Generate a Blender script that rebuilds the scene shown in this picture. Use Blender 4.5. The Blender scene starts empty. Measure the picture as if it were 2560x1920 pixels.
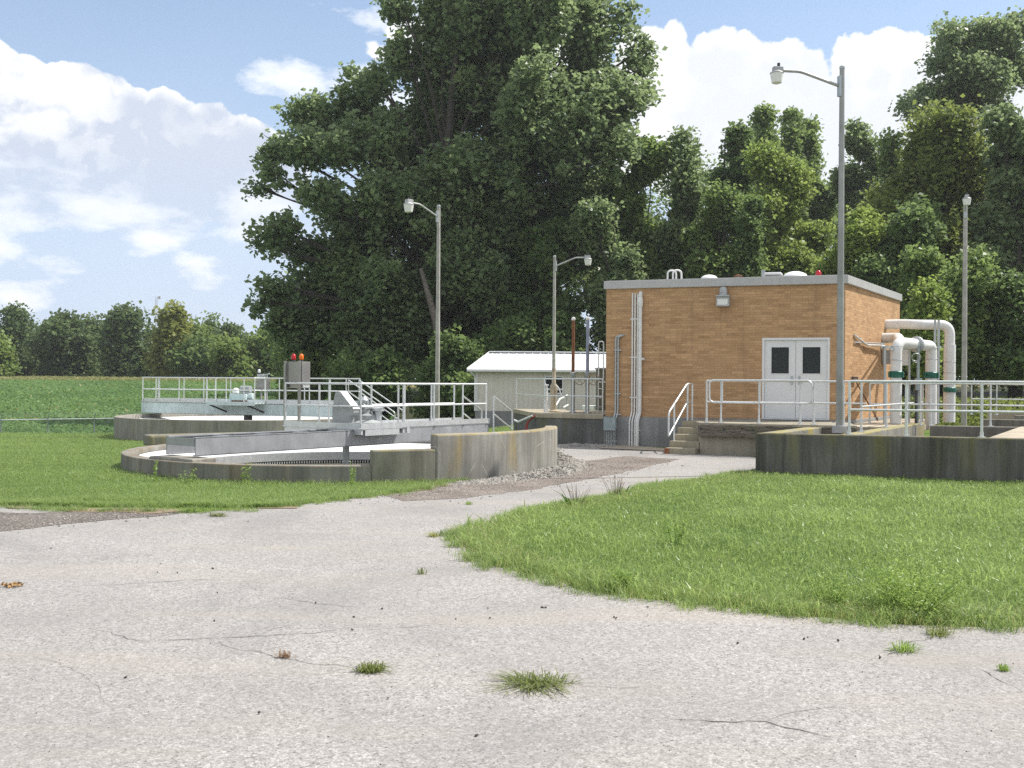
import bpy, bmesh, math, random
import numpy as np
from mathutils import Vector, Matrix
from mathutils.geometry import tessellate_polygon

random.seed(7)
rng = np.random.default_rng(11)
S = bpy.context.scene
COL = S.collection
PI = math.pi
R_ = math.radians

# ------------------------------------------------------------------ survey
# photo surveyed with a 2624 px focal length, eye 1.85 m over the yard
F, EYE, CX, CY, HOR, ROLL = 2624.0, 1.85, 1280.0, 960.0, 955.0, 0.007

def P(px, py, Y):
    dx, dy = px - CX, py - CY
    x = dx + ROLL * dy
    y = dy - ROLL * dx + CY
    return Vector((x / F * Y, Y, EYE - (y - HOR) / F * Y))

def G(px, py, z=0.0):
    p = P(px, py, 1.0)
    Y = (EYE - z) / (EYE - p.z)
    return Vector((p.x * Y, Y, z))

def sstep(a, b, x):
    t = np.clip((x - a) / (b - a), 0, 1)
    return t * t * (3 - 2 * t)

def gz(x, y):
    """height of the ground"""
    x = np.asarray(x, float); y = np.asarray(y, float)
    z = -0.42 * sstep(19.5, 42, y) * sstep(2.0, -7.0, x)
    z = z - 0.80 * sstep(43, 48, y) * sstep(2.0, -5.0, x)
    z = z + (1.98 + 0.80 * sstep(2.0, -5.0, x)) * sstep(48, 142, y)
    z = z + 0.11 * sstep(21.5, 25.5, y) * sstep(-1.6, 1.2, x) * sstep(60, 40, y)
    return z

def gzf(x, y):
    return float(gz(x, y))

# ------------------------------------------------------------------ objects
WORLD = {}

def link(o, parent=None):
    COL.objects.link(o)
    if parent is not None:
        o.parent = parent
        o.matrix_parent_inverse = Matrix.Translation(-WORLD.get(parent.name, Vector()))
    return o

def tag(o, label=None, cat=None, group=None, kind=None):
    if label: o["label"] = label
    if cat: o["category"] = cat
    if group: o["group"] = group
    if kind: o["kind"] = kind
    return o

def thing(name, label, cat, loc, group=None):
    o = bpy.data.objects.new(name, None)
    o.empty_display_size = 0.2
    COL.objects.link(o)
    o.location = loc
    WORLD[o.name] = Vector(loc)
    return tag(o, label, cat, group)

def V(*a):
    return Vector(a)

def frame_of(d):
    d = d.normalized()
    a = Vector((0, 0, 1)) if abs(d.z) < 0.9 else Vector((1, 0, 0))
    u = d.cross(a).normalized()
    v = u.cross(d).normalized()
    return u, v

def fillet(pts, r, n=5):
    pts = [Vector(p) for p in pts]
    out = [pts[0]]
    for a, b, c in zip(pts, pts[1:], pts[2:]):
        d1, d2 = (a - b), (c - b)
        k = min(r, d1.length * 0.48, d2.length * 0.48)
        p, q = b + d1.normalized() * k, b + d2.normalized() * k
        for i in range(n + 1):
            t = i / n
            out.append(p * (1 - t) ** 2 + b * 2 * t * (1 - t) + q * t * t)
    out.append(pts[-1])
    return out

class MB:
    """collects shapes, builds ONE mesh object"""
    def __init__(s):
        s.v, s.f, s.uv = [], [], {}
    def add(s, vs, fs):
        b = len(s.v)
        s.v += [tuple(p) for p in vs]
        s.f += [tuple(i + b for i in f) for f in fs]
        return s
    def box(s, c, ax, ay, az):
        """centre and three half-axis vectors"""
        c = Vector(c)
        vs = [c + ax * i + ay * j + az * k for k in (-1, 1) for j in (-1, 1) for i in (-1, 1)]
        fs = [(0, 2, 3, 1), (4, 5, 7, 6), (0, 1, 5, 4), (2, 6, 7, 3), (0, 4, 6, 2), (1, 3, 7, 5)]
        if ax.cross(ay).dot(az) < 0:
            fs = [f[::-1] for f in fs]
        return s.add(vs, fs)
    def bx(s, c, sx, sy, sz, d=None):
        """box with sizes, turned so that its x runs along d (horizontal)"""
        d = Vector((1, 0, 0)) if d is None else Vector((d[0], d[1], 0)).normalized()
        n = Vector((-d.y, d.x, 0))
        return s.box(c, d * sx / 2, n * sy / 2, Vector((0, 0, sz / 2)))
    def bar(s, a, b, w, h):
        a, b = Vector(a), Vector(b)
        u, v = frame_of(b - a)
        return s.box((a + b) / 2, (b - a) / 2, u * w / 2, v * h / 2)
    def tube(s, pts, r, n=10, caps=True, r1=None):
        pts = [Vector(p) for p in pts]
        m = len(pts)
        u, v = frame_of(pts[1] - pts[0])
        vs, fs = [], []
        for i, p in enumerate(pts):
            d = (pts[min(i + 1, m - 1)] - pts[max(i - 1, 0)]).normalized()
            u = (u - d * u.dot(d)).normalized()
            v = d.cross(u)
            rr = r[i] if isinstance(r, (list, tuple)) else (r if r1 is None else r + (r1 - r) * i / (m - 1))
            for k in range(n):
                a = 2 * PI * k / n
                vs.append(p + u * rr * math.cos(a) + v * rr * math.sin(a))
        for i in range(m - 1):
            for k in range(n):
                k2 = (k + 1) % n
                fs.append((i * n + k, i * n + k2, (i + 1) * n + k2, (i + 1) * n + k))
        if caps:
            fs.append(tuple(range(n))[::-1])
            fs.append(tuple((m - 1) * n + k for k in range(n)))
        return s.add(vs, fs)
    def lathe(s, c, prof, n=20, axis=None):
        """profile of (radius, height) about an axis through c"""
        c = Vector(c)
        d = Vector((0, 0, 1)) if axis is None else Vector(axis).normalized()
        u, v = frame_of(d)
        vs, fs = [], []
        for (r, h) in prof:
            for k in range(n):
                a = 2 * PI * k / n
                vs.append(c + d * h + u * r * math.cos(a) + v * r * math.sin(a))
        for i in range(len(prof) - 1):
            for k in range(n):
                k2 = (k + 1) % n
                fs.append((i * n + k, (i + 1) * n + k, (i + 1) * n + k2, i * n + k2))
        fs.append(tuple(range(n)))
        fs.append(tuple((len(prof) - 1) * n + k for k in range(n))[::-1])
        return s.add(vs, fs)
    def torus(s, c, axis, R, r, n=24, m=8):
        c = Vector(c); u, v = frame_of(Vector(axis)); d = Vector(axis).normalized()
        vs, fs = [], []
        for i in range(n):
            a = 2 * PI * i / n
            e = u * math.cos(a) + v * math.sin(a)
            for k in range(m):
                b = 2 * PI * k / m
                vs.append(c + e * (R + r * math.cos(b)) + d * r * math.sin(b))
        for i in range(n):
            for k in range(m):
                i2, k2 = (i + 1) % n, (k + 1) % m
                fs.append((i * m + k, i2 * m + k, i2 * m + k2, i * m + k2))
        return s.add(vs, fs)
    def prism(s, poly, z0, z1):
        n = len(poly)
        ar = sum(poly[i][0] * poly[(i + 1) % n][1] - poly[(i + 1) % n][0] * poly[i][1] for i in range(n))
        if ar < 0: poly = poly[::-1]
        vs = [(p[0], p[1], z0) for p in poly] + [(p[0], p[1], z1) for p in poly]
        fs = [tuple(range(n))[::-1], tuple(range(n, 2 * n))]
        fs += [(i, (i + 1) % n, n + (i + 1) % n, n + i) for i in range(n)]
        return s.add(vs, fs)
    def arc_wall(s, c, r0, r1, a0, a1, z0, z1, n=48, z1b=None):
        """piece of a round wall; closed when it spans the full circle"""
        vs, fs = [], []
        full = abs(a1 - a0 - 2 * PI) < 1e-6
        m = n if full else n + 1
        for i in range(m):
            a = a0 + (a1 - a0) * i / n
            e = Vector((math.cos(a), math.sin(a), 0))
            vs += [c + e * r0 + V(0, 0, z0), c + e * r1 + V(0, 0, z0), c + e * r1 + V(0, 0, z1), c + e * r0 + V(0, 0, z1 if z1b is None else z1b)]
        for i in range(n):
            j = (i + 1) % m
            for k in range(4):
                k2 = (k + 1) % 4
                fs.append((i * 4 + k, j * 4 + k, j * 4 + k2, i * 4 + k2)[::-1])
        if not full:
            fs.append((0, 1, 2, 3)[::-1]); b = n * 4
            fs.append((b, b + 1, b + 2, b + 3))
        return s.add(vs, fs)
    def build(s, name, mat, parent=None, smooth=False, bevel=0.0, label=None):
        me = bpy.data.meshes.new(name)
        me.from_pydata(s.v, [], s.f)
        me.update()
        bm = bmesh.new(); bm.from_mesh(me)
        bmesh.ops.recalc_face_normals(bm, faces=bm.faces[:])
        bm.to_mesh(me); bm.free()
        me.materials.append(mat)
        o = bpy.data.objects.new(name, me)
        if smooth:
            me.polygons.foreach_set("use_smooth", [True] * len(me.polygons))
            me.set_sharp_from_angle(angle=R_(38))
        link(o, parent)
        if bevel:
            b = o.modifiers.new("edge", "BEVEL"); b.width = bevel; b.segments = 2
            b.limit_method = "ANGLE"; b.angle_limit = R_(35)
        if label: o["label"] = label
        return o

def mesh_np(name, verts, nper, mat, parent=None, attr=None, loops=None):
    """many loose faces of nper corners, verts shaped (n*nper, 3)"""
    me = bpy.data.meshes.new(name)
    n = len(verts) // nper
    me.vertices.add(len(verts))
    me.vertices.foreach_set("co", np.ascontiguousarray(verts, np.float32).ravel())
    me.loops.add(n * nper)
    me.loops.foreach_set("vertex_index", np.arange(n * nper, dtype=np.int32))
    me.polygons.add(n)
    me.polygons.foreach_set("loop_start", np.arange(0, n * nper, nper, dtype=np.int32))
    me.update(calc_edges=True)
    if attr is not None:
        a = me.attributes.new("tint", "FLOAT", "POINT")
        a.data.foreach_set("value", np.ascontiguousarray(np.repeat(attr, nper), np.float32))
    me.materials.append(mat)
    return link(bpy.data.objects.new(name, me), parent)

# ------------------------------------------------------------------ materials
class NT:
    def __init__(s, name):
        s.m = bpy.data.materials.new(name); s.m.use_nodes = True
        s.t = s.m.node_tree; s.t.nodes.clear()
        s.out = s.n("ShaderNodeOutputMaterial")
    def n(s, t, **kw):
        nd = s.t.nodes.new(t)
        for k, v in kw.items(): setattr(nd, k, v)
        return nd
    def l(s, a, b): s.t.links.new(a, b)
    def set(s, sock, v):
        if hasattr(v, "is_output"): s.l(v, sock)
        else: sock.default_value = v
    def math(s, op, a, b=0.0, c=0.0, clamp=False):
        nd = s.n("ShaderNodeMath", operation=op, use_clamp=clamp)
        s.set(nd.inputs[0], a); s.set(nd.inputs[1], b); s.set(nd.inputs[2], c)
        return nd.outputs[0]
    def coord(s, which="Object", scale=(1, 1, 1), rot=(0, 0, 0)):
        tc = s.n("ShaderNodeTexCoord"); mp = s.n("ShaderNodeMapping")
        mp.inputs["Scale"].default_value = scale; mp.inputs["Rotation"].default_value = rot
        s.l(tc.outputs[which], mp.inputs[0])
        return mp.outputs[0]
    def noise(s, vec, scale, detail=4, rough=0.55, dist=0.0):
        nd = s.n("ShaderNodeTexNoise")
        s.l(vec, nd.inputs["Vector"]); nd.inputs["Scale"].default_value = scale
        nd.inputs["Detail"].default_value = detail; nd.inputs["Roughness"].default_value = rough
        nd.inputs["Distortion"].default_value = dist
        return nd.outputs["Fac"]
    def voro(s, vec, scale, out="Color", rnd=1.0):
        nd = s.n("ShaderNodeTexVoronoi")
        s.l(vec, nd.inputs["Vector"]); nd.inputs["Scale"].default_value = scale
        return nd.outputs[out]
    def ramp(s, fac, stops):
        nd = s.n("ShaderNodeValToRGB"); s.l(fac, nd.inputs[0])
        cr = nd.color_ramp
        while len(cr.elements) < len(stops): cr.elements.new(0.5)
        for e, (p, c) in zip(cr.elements, stops):
            e.position = p
            e.color = (c, c, c, 1) if isinstance(c, (int, float)) else (*c, 1)
        return nd.outputs[0]
    def mix(s, fac, a, b, mode="MIX"):
        nd = s.n("ShaderNodeMix", data_type="RGBA", blend_type=mode)
        s.set(nd.inputs[0], fac)
        for i, v in ((6, a), (7, b)):
            s.set(nd.inputs[i], (*v, 1) if isinstance(v, tuple) and len(v) == 3 else v)
        return nd.outputs[2]
    def sep(s, vec):
        nd = s.n("ShaderNodeSeparateXYZ"); s.l(vec, nd.inputs[0]); return nd.outputs
    def bump(s, h, strength=0.3, dist=0.01):
        nd = s.n("ShaderNodeBump"); s.l(h, nd.inputs["Height"])
        nd.inputs["Strength"].default_value = strength; nd.inputs["Distance"].default_value = dist
        return nd.outputs[0]
    def pbr(s, col, rough=0.6, metal=0.0, spec=0.5, bump=None, **kw):
        b = s.n("ShaderNodeBsdfPrincipled")
        s.set(b.inputs["Base Color"], (*col, 1) if isinstance(col, tuple) and len(col) == 3 else col)
        s.set(b.inputs["Roughness"], rough); s.set(b.inputs["Metallic"], metal)
        b.inputs["Specular IOR Level"].default_value = spec
        if bump is not None: s.l(bump, b.inputs["Normal"])
        for k, v in kw.items(): s.set(b.inputs[k], v)
        s.l(b.outputs[0], s.out.inputs[0])
        return s.m

def m_plain(name, c, rough=0.6, metal=0.0, var=0.18, scale=6.0, bump=0.05, spec=0.5, streak=0.0):
    t = NT(name); co = t.coord()
    f = t.noise(co, scale, 5)
    lo = tuple(max(0, x * (1 - var)) for x in c); hi = tuple(min(1, x * (1 + var)) for x in c)
    col = t.ramp(f, [(0.3, lo), (0.7, hi)])
    if streak:
        st = t.noise(t.coord(scale=(7, 7, 0.5)), 1.5, 4)
        col = t.mix(t.math("MULTIPLY", t.ramp(st, [(0.45, 0.0), (0.75, 1.0)]), streak), col, tuple(x * 0.45 for x in c))
    return t.pbr(col, t.math("MULTIPLY_ADD", f, 0.2, rough - 0.1), metal, spec, t.bump(t.noise(co, 60, 3), bump, 0.005))

def m_concrete(name, c, dark=0.5, moss=0.0, zt=None, mosscol=(0.26, 0.19, 0.04), green=0.0, boards=False, scratch=0.0):
    """weathered concrete: blotches, run-off streaks, lichen under the top edge at height zt"""
    t = NT(name); co = t.coord()
    big = t.noise(co, 0.9, 5, 0.6)
    fine = t.noise(co, 45, 4, 0.7)
    st = t.noise(t.coord(scale=(4.5, 4.5, 0.28)), 1.0, 6, 0.65, 0.3)
    col = t.mix(t.ramp(big, [(0.3, 0.0), (0.7, 1.0)]), tuple(x * 0.72 for x in c), tuple(x * 1.22 for x in c))
    col = t.mix(t.math("MULTIPLY", t.ramp(st, [(0.42, 0.0), (0.66, 1.0)]), dark), col, tuple(x * 0.28 for x in c))
    st2 = t.noise(t.coord(scale=(9, 9, 0.5)), 1.3, 4, 0.6)
    col = t.mix(t.math("MULTIPLY", t.ramp(st2, [(0.6, 0.0), (0.78, 1.0)]), 0.35), col, tuple(min(1, x * 1.9) for x in c))
    col = t.mix(t.math("MULTIPLY", t.ramp(fine, [(0.35, 0.0), (0.75, 1.0)]), 0.3), col, tuple(x * 0.6 for x in c))
    if green:
        gq = t.ramp(t.noise(t.coord(scale=(1.6, 1.6, 0.5)), 1.1, 5, 0.65), [(0.48, 0.0), (0.68, 1.0)])
        col = t.mix(t.math("MULTIPLY", gq, green), col, (0.055, 0.06, 0.018))
    if moss:
        z = t.sep(co)[2]
        mz = t.n("ShaderNodeMapRange"); t.l(z, mz.inputs[0])
        mz.inputs[1].default_value = zt - 0.85; mz.inputs[2].default_value = zt + 0.03
        mp = t.ramp(t.noise(t.coord(scale=(1.7, 1.7, 0.22)), 1.0, 5, 0.6, 0.4), [(0.5, 0.0), (0.62, 1.0)])
        q = t.math("MULTIPLY", t.math("POWER", mz.outputs[0], 0.7), mp)
        edge = t.math("MULTIPLY", t.ramp(t.noise(co, 5, 4, 0.7), [(0.4, 0.0), (0.62, 1.0)]),
                      t.math("GREATER_THAN", z, zt - 0.035))
        q = t.math("MULTIPLY", t.math("MAXIMUM", q, edge), moss, clamp=True)
        col = t.mix(q, col, t.mix(t.noise(co, 14, 3), mosscol, tuple(x * 1.7 for x in mosscol)))
    if scratch:
        w = t.n("ShaderNodeTexVoronoi", feature="DISTANCE_TO_EDGE")
        t.l(t.coord(scale=(1.6, 1.6, 1.1)), w.inputs["Vector"]); w.inputs["Scale"].default_value = 1.3
        sc = t.math("MULTIPLY", t.math("LESS_THAN", w.outputs["Distance"], 0.012), t.ramp(t.noise(co, 2.3, 3), [(0.5, 0.0), (0.6, 1.0)]))
        col = t.mix(t.math("MULTIPLY", sc, scratch), col, (0.62, 0.6, 0.55))
    return t.pbr(col, 0.9, 0, 0.25, t.bump(t.math("ADD", fine, t.math("MULTIPLY", big, 2.0)), 0.35, 0.01))

def m_leaf(name, c1, c2, gloss=0.3, trans=0.3, tcol=None):
    t = NT(name)
    at = t.n("ShaderNodeAttribute", attribute_name="tint")
    col = t.ramp(at.outputs["Fac"], [(0.0, c1), (1.0, c2)])
    b = t.n("ShaderNodeBsdfPrincipled")
    t.l(col, b.inputs["Base Color"]); b.inputs["Roughness"].default_value = 0.42
    b.inputs["Specular IOR Level"].default_value = gloss
    tr = t.n("ShaderNodeBsdfTranslucent")
    t.l(t.mix(0.5, col, tcol or tuple(min(1, x * 2.0) for x in c2)), tr.inputs["Color"])
    mx = t.n("ShaderNodeMixShader"); mx.inputs[0].default_value = trans
    t.l(b.outputs[0], mx.inputs[1]); t.l(tr.outputs[0], mx.inputs[2]); t.l(mx.outputs[0], t.out.inputs[0])
    return t.m

def m_asphalt():
    t = NT("bleached asphalt"); co = t.coord()
    v = t.voro(co, 115.0); vs = t.sep(v)
    v2 = t.sep(t.voro(co, 42.0))
    f = t.math("MULTIPLY_ADD", vs[0], 0.65, t.math("MULTIPLY", v2[1], 0.35))
    col = t.ramp(f, [(0.05, (0.12, 0.112, 0.106)), (0.28, (0.268, 0.255, 0.243)), (0.62, (0.355, 0.339, 0.324)), (0.97, (0.55, 0.53, 0.512))])
    big = t.noise(co, 0.45, 5, 0.6)
    col = t.mix(t.math("MULTIPLY", t.ramp(big, [(0.35, 0.0), (0.7, 1.0)]), 0.55), col, (0.222, 0.211, 0.201))
    pt = t.noise(co, 0.22, 6, 0.7, 0.8)
    col = t.mix(t.math('MULTIPLY', t.ramp(pt, [(0.52, 0.0), (0.62, 1.0)]), 0.38), col, (0.19, 0.182, 0.175))
    tr = t.noise(t.coord(scale=(0.25, 1.4, 1), rot=(0, 0, 0.5)), 0.8, 4)
    col = t.mix(t.math("MULTIPLY", t.ramp(tr, [(0.50, 0.0), (0.70, 1.0)]), 0.35), col, (0.38, 0.335, 0.285))
    return t.pbr(col, 0.88, 0, 0.3, t.bump(f, 0.5, 0.006))

def m_gravelly(name, c1, c2, scale=60):
    t = NT(name); co = t.coord()
    v = t.sep(t.voro(co, scale))[0]; b = t.noise(co, 0.9, 5, 0.65)
    col = t.mix(t.ramp(b, [(0.35, 0.0), (0.65, 1.0)]), c1, c2)
    col = t.mix(t.ramp(v, [(0.75, 0.0), (0.95, 0.6)]), col, (0.5, 0.47, 0.43))
    col = t.mix(t.ramp(v, [(0.0, 0.5), (0.2, 0.0)]), col, tuple(x * 0.4 for x in c1))
    return t.pbr(col, 0.95, 0, 0.2, t.bump(v, 0.6, 0.012))

def m_ground():
    t = NT("soil and short turf"); co = t.coord(); s = t.sep(co)
    n1 = t.noise(co, 0.5, 5, 0.6); n2 = t.noise(co, 18, 3)
    lawn = t.mix(t.ramp(n1, [(0.35, 0.0), (0.65, 1.0)]), (0.08, 0.145, 0.026), (0.145, 0.175, 0.05))
    lawn = t.mix(t.ramp(n2, [(0.55, 0.0), (0.8, 0.6)]), lawn, (0.12, 0.095, 0.05))
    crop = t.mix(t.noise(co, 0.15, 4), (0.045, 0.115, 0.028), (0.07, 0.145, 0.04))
    tan = t.mix(t.noise(co, 0.3, 4), (0.17, 0.16, 0.06), (0.26, 0.20, 0.10))
    yy = t.math("ADD", s[1], t.math("MULTIPLY", t.noise(co, 0.08, 3), 14.0))
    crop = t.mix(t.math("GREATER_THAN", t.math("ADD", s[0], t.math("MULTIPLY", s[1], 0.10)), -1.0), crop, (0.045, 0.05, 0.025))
    far = t.math("GREATER_THAN", yy, 52.0)
    edge = t.math("GREATER_THAN", yy, 128.0)
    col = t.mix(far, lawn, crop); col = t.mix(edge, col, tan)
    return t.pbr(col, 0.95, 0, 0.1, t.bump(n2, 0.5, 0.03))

def m_brick():
    t = NT("tan brick"); uv = t.coord("UV")
    b = t.n("ShaderNodeTexBrick"); t.l(uv, b.inputs["Vector"])
    b.offset = 0.5; b.offset_frequency = 2; b.squash = 1.0
    b.inputs["Scale"].default_value = 1.0
    b.inputs["Brick Width"].default_value = 0.30; b.inputs["Row Height"].default_value = 0.068
    b.inputs["Mortar Size"].default_value = 0.005; b.inputs["Mortar Smooth"].default_value = 0.3
    b.inputs["Bias"].default_value = 0.0
    b.inputs["Color1"].default_value = (0.54, 0.335, 0.18, 1); b.inputs["Color2"].default_value = (0.44, 0.262, 0.135, 1)
    b.inputs["Mortar"].default_value = (0.37, 0.255, 0.155, 1)
    # each brick picks one of several firings
    sx = t.sep(uv)
    row = t.math("FLOOR", t.math("DIVIDE", sx[1], 0.068))
    cell = t.math("FLOOR", t.math("DIVIDE", t.math("ADD", sx[0], t.math("MULTIPLY", t.math("MODULO", row, 2.0), 0.15)), 0.30))
    wn = t.n("ShaderNodeTexWhiteNoise", noise_dimensions="2D")
    cb = t.n("ShaderNodeCombineXYZ"); t.l(cell, cb.inputs[0]); t.l(row, cb.inputs[1]); t.l(cb.outputs[0], wn.inputs["Vector"])
    firing = t.ramp(wn.outputs["Value"], [(0.0, (0.74, 0.71, 0.68)), (0.22, (0.93, 0.91, 0.89)), (0.75, (1.0, 1.0, 1.0)), (1.0, (1.2, 1.19, 1.15))])
    col = t.mix(0.8, b.outputs["Color"], firing, "MULTIPLY")
    st = t.noise(t.coord("UV", scale=(2.2, 0.16, 1)), 1.0, 5, 0.6)
    col = t.mix(t.math("MULTIPLY", t.ramp(st, [(0.56, 0.0), (0.76, 1.0)]), 0.42), col, (0.13, 0.085, 0.05))
    pat = t.noise(uv, 0.7, 4)
    col = t.mix(t.math("MULTIPLY", t.ramp(pat, [(0.4, 0.0), (0.7, 1.0)]), 0.22), col, (0.55, 0.36, 0.19))
    return t.pbr(col, 0.85, 0, 0.25, t.bump(t.math("ADD", t.math("MULTIPLY", b.outputs["Fac"], -1.0), t.math("MULTIPLY", t.noise(uv, 60, 3), 0.3)), 0.5, 0.006))

def m_timber():
    t = NT("weathered timber"); co = t.coord()
    g = t.noise(t.coord(scale=(1.2, 1.2, 18), rot=(0.05, 0, 0)), 2.0, 6, 0.65, 0.6)
    cr = t.noise(t.coord(scale=(1.5, 1.5, 9), rot=(0.0, 0.12, 0)), 1.4, 3, 0.5, 1.0)
    col = t.ramp(g, [(0.25, (0.055, 0.045, 0.035)), (0.5, (0.16, 0.14, 0.11)), (0.75, (0.27, 0.25, 0.21))])
    col = t.mix(t.ramp(cr, [(0.47, 0.0), (0.5, 0.9), (0.53, 0.0)]), col, (0.02, 0.016, 0.012))
    col = t.mix(t.ramp(t.noise(co, 2.5, 3), [(0.55, 0.0), (0.75, 0.5)]), col, (0.13, 0.14, 0.06))
    return t.pbr(col, 0.9, 0, 0.2, t.bump(g, 0.7, 0.02))

def m_water():
    t = NT("settled water"); co = t.coord()
    w = t.noise(co, 5, 3)
    return t.pbr((0.12, 0.115, 0.09), 0.12, 0, 0.5, t.bump(w, 0.12, 0.02))

def m_glass(name, c=(0.012, 0.016, 0.016)):
    t = NT(name); co = t.coord()
    return t.pbr(t.mix(t.noise(co, 1.5, 3), c, tuple(x * 2.2 for x in c)), 0.05, 0, 0.22, t.bump(t.noise(co, 0.8, 2), 0.05, 0.02))

M = dict(
    divider=m_concrete("shade-toned basin concrete", (0.24, 0.225, 0.19), 0.6),  # darker base: the shade on the divider faces is in the colour
    stem=m_plain("green stem", (0.16, 0.25, 0.06), 0.6),
    soil=m_gravelly("bare soil edge", (0.20, 0.14, 0.085), (0.29, 0.22, 0.15), 80),
    basinside=m_concrete("mossy basin wall concrete", (0.30, 0.29, 0.26), 0.35, 0.9, 0.845, (0.26, 0.22, 0.055), 0.1),
    asphalt=m_asphalt(), ground=m_ground(), brick=m_brick(), timber=m_timber(), water=m_water(), glass=m_glass("dark window glass"),
    dirt=m_gravelly("dirt over asphalt", (0.135, 0.11, 0.094), (0.235, 0.20, 0.175), 70),
    oldasphalt=m_gravelly("loose dark asphalt", (0.10, 0.084, 0.074), (0.155, 0.135, 0.12), 60),
    stone=m_plain("crushed limestone", (0.31, 0.292, 0.265), 0.95, 0, 0.3, 3.0, 0.2),
    crack=m_plain("crack shadow dirt", (0.07, 0.062, 0.055), 0.95),  # flat dark colour of the crack ribbons
    darkstone=m_plain("asphalt crumb", (0.055, 0.05, 0.047), 0.95),
    tank=m_concrete("tank concrete", (0.26, 0.252, 0.23), 0.62, 0.35, 0.35, (0.22, 0.15, 0.07), 0.15),
    tankmid=m_concrete("tank step concrete", (0.25, 0.24, 0.20), 0.55, 0.5, 0.615, (0.24, 0.19, 0.06), 0.35),
    tankhigh=m_concrete("lichen stained concrete", (0.335, 0.325, 0.295), 0.6, 0.75, 0.885, (0.26, 0.19, 0.055), 0.25, scratch=0.35),
    tankfar=m_concrete("pale tank concrete", (0.33, 0.315, 0.285), 0.5, 0.1, 0.4),
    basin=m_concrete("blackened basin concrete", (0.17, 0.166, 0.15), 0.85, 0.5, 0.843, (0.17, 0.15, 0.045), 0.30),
    basintop=m_concrete("sunlit-toned basin concrete", (0.42, 0.37, 0.28), 0.25),  # tan concrete, colour made paler as if in sun
    base=m_concrete("foundation concrete", (0.30, 0.30, 0.295), 0.22),
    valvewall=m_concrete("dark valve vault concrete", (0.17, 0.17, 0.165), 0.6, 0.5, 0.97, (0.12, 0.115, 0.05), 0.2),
    dock=m_concrete("dock concrete", (0.36, 0.33, 0.26), 0.25, 0, None),
    step=m_concrete("step concrete", (0.38, 0.34, 0.25), 0.2),
    apron=m_concrete("apron concrete", (0.46, 0.40, 0.31), 0.15),
    alu=m_plain("mill aluminium", (0.62, 0.64, 0.65), 0.42, 0.55, 0.08, 9, 0.02),
    rail=m_plain("aluminium rail", (0.68, 0.70, 0.70), 0.40, 0.45, 0.08, 12, 0.02),
    girder=m_plain("galvanised girder", (0.35, 0.36, 0.38), 0.5, 0.3, 0.12, 2.5, 0.03, streak=0.18),
    aqua=m_plain("pale aqua paint", (0.52, 0.62, 0.62), 0.55, 0, 0.1, 2.0, 0.03, streak=0.28),
    greypaint=m_plain("grey machine paint", (0.36, 0.38, 0.38), 0.5, 0.1, 0.1, 5),
    stainless=m_plain("brushed stainless", (0.33, 0.32, 0.31), 0.36, 0.75, 0.15, 3, 0.02, streak=0.25),
    white=m_plain("white paint", (0.80, 0.80, 0.79), 0.5, 0, 0.05, 4, 0.02, streak=0.08),
    cover=m_plain("white glassfibre", (0.86, 0.86, 0.86), 0.45, 0, 0.03, 3, 0.01),
    pipe=m_plain("white pipe paint", (0.74, 0.735, 0.72), 0.42, 0, 0.06, 3, 0.02, streak=0.12),
    green=m_plain("green coupling", (0.008, 0.125, 0.085), 0.45, 0, 0.2, 8),
    siding=m_plain("ivory siding", (0.72, 0.68, 0.595), 0.5, 0, 0.05, 2, 0.01),
    roofmetal=m_plain("white roof metal", (0.82, 0.83, 0.84), 0.38, 0.15, 0.03, 2, 0.01),
    fascia=m_plain("grey fascia metal", (0.46, 0.455, 0.45), 0.5, 0.2, 0.08, 3, 0.02, streak=0.1),
    roofing=m_plain("roof membrane", (0.30, 0.29, 0.28), 0.9),
    door=m_plain("white door paint", (0.74, 0.745, 0.745), 0.45, 0, 0.03, 2, 0.01),
    pole=m_plain("weathered pole", (0.40, 0.385, 0.36), 0.75, 0, 0.22, 4, 0.15, streak=0.4),
    polegal=m_plain("grey galvanised pole", (0.33, 0.335, 0.325), 0.5, 0.35, 0.18, 3, 0.05, streak=0.45),
    lens=m_plain("frosted lamp lens", (0.78, 0.78, 0.76), 0.25, 0, 0.06, 20),
    lamphead=m_plain("grey lamp housing", (0.42, 0.42, 0.43), 0.5, 0.3),
    black=m_plain("black plastic", (0.03, 0.03, 0.032), 0.5),
    red=m_plain("red lens", (0.55, 0.012, 0.025), 0.25, 0, 0.15, 10, 0.0),
    orange=m_plain("orange lens", (0.85, 0.17, 0.008), 0.25, 0, 0.12, 10, 0.0),
    rust=m_plain("rusty brown paint", (0.20, 0.075, 0.03), 0.75, 0, 0.35, 5, 0.1),
    bluegrey=m_plain("blue grey paint", (0.27, 0.30, 0.40), 0.5, 0.1, 0.15, 5),
    stained=m_plain("stained pedestal paint", (0.42, 0.36, 0.26), 0.7, 0, 0.3, 3, 0.1, streak=0.5),
    galv=m_plain("galvanised conduit", (0.43, 0.46, 0.47), 0.45, 0.5, 0.12, 8),
    conduitwhite=m_plain("grey white conduit", (0.74, 0.735, 0.71), 0.5, 0.05, 0.08, 5),
    boxgrey=m_plain("blue grey cabinet", (0.30, 0.36, 0.37), 0.5, 0.1),
    hose=m_plain("red rubber hose", (0.38, 0.055, 0.055), 0.6),
    wood=m_plain("broom wood", (0.15, 0.085, 0.045), 0.7),
    bark=m_plain("bark", (0.045, 0.038, 0.032), 0.95, 0, 0.4, 7, 0.6),
    wire=m_plain("chain link wire", (0.28, 0.32, 0.32), 0.5, 0.3),
    drystraw=m_plain("dry leaf litter", (0.28, 0.17, 0.07), 0.9, 0, 0.35, 15),
)
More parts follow.
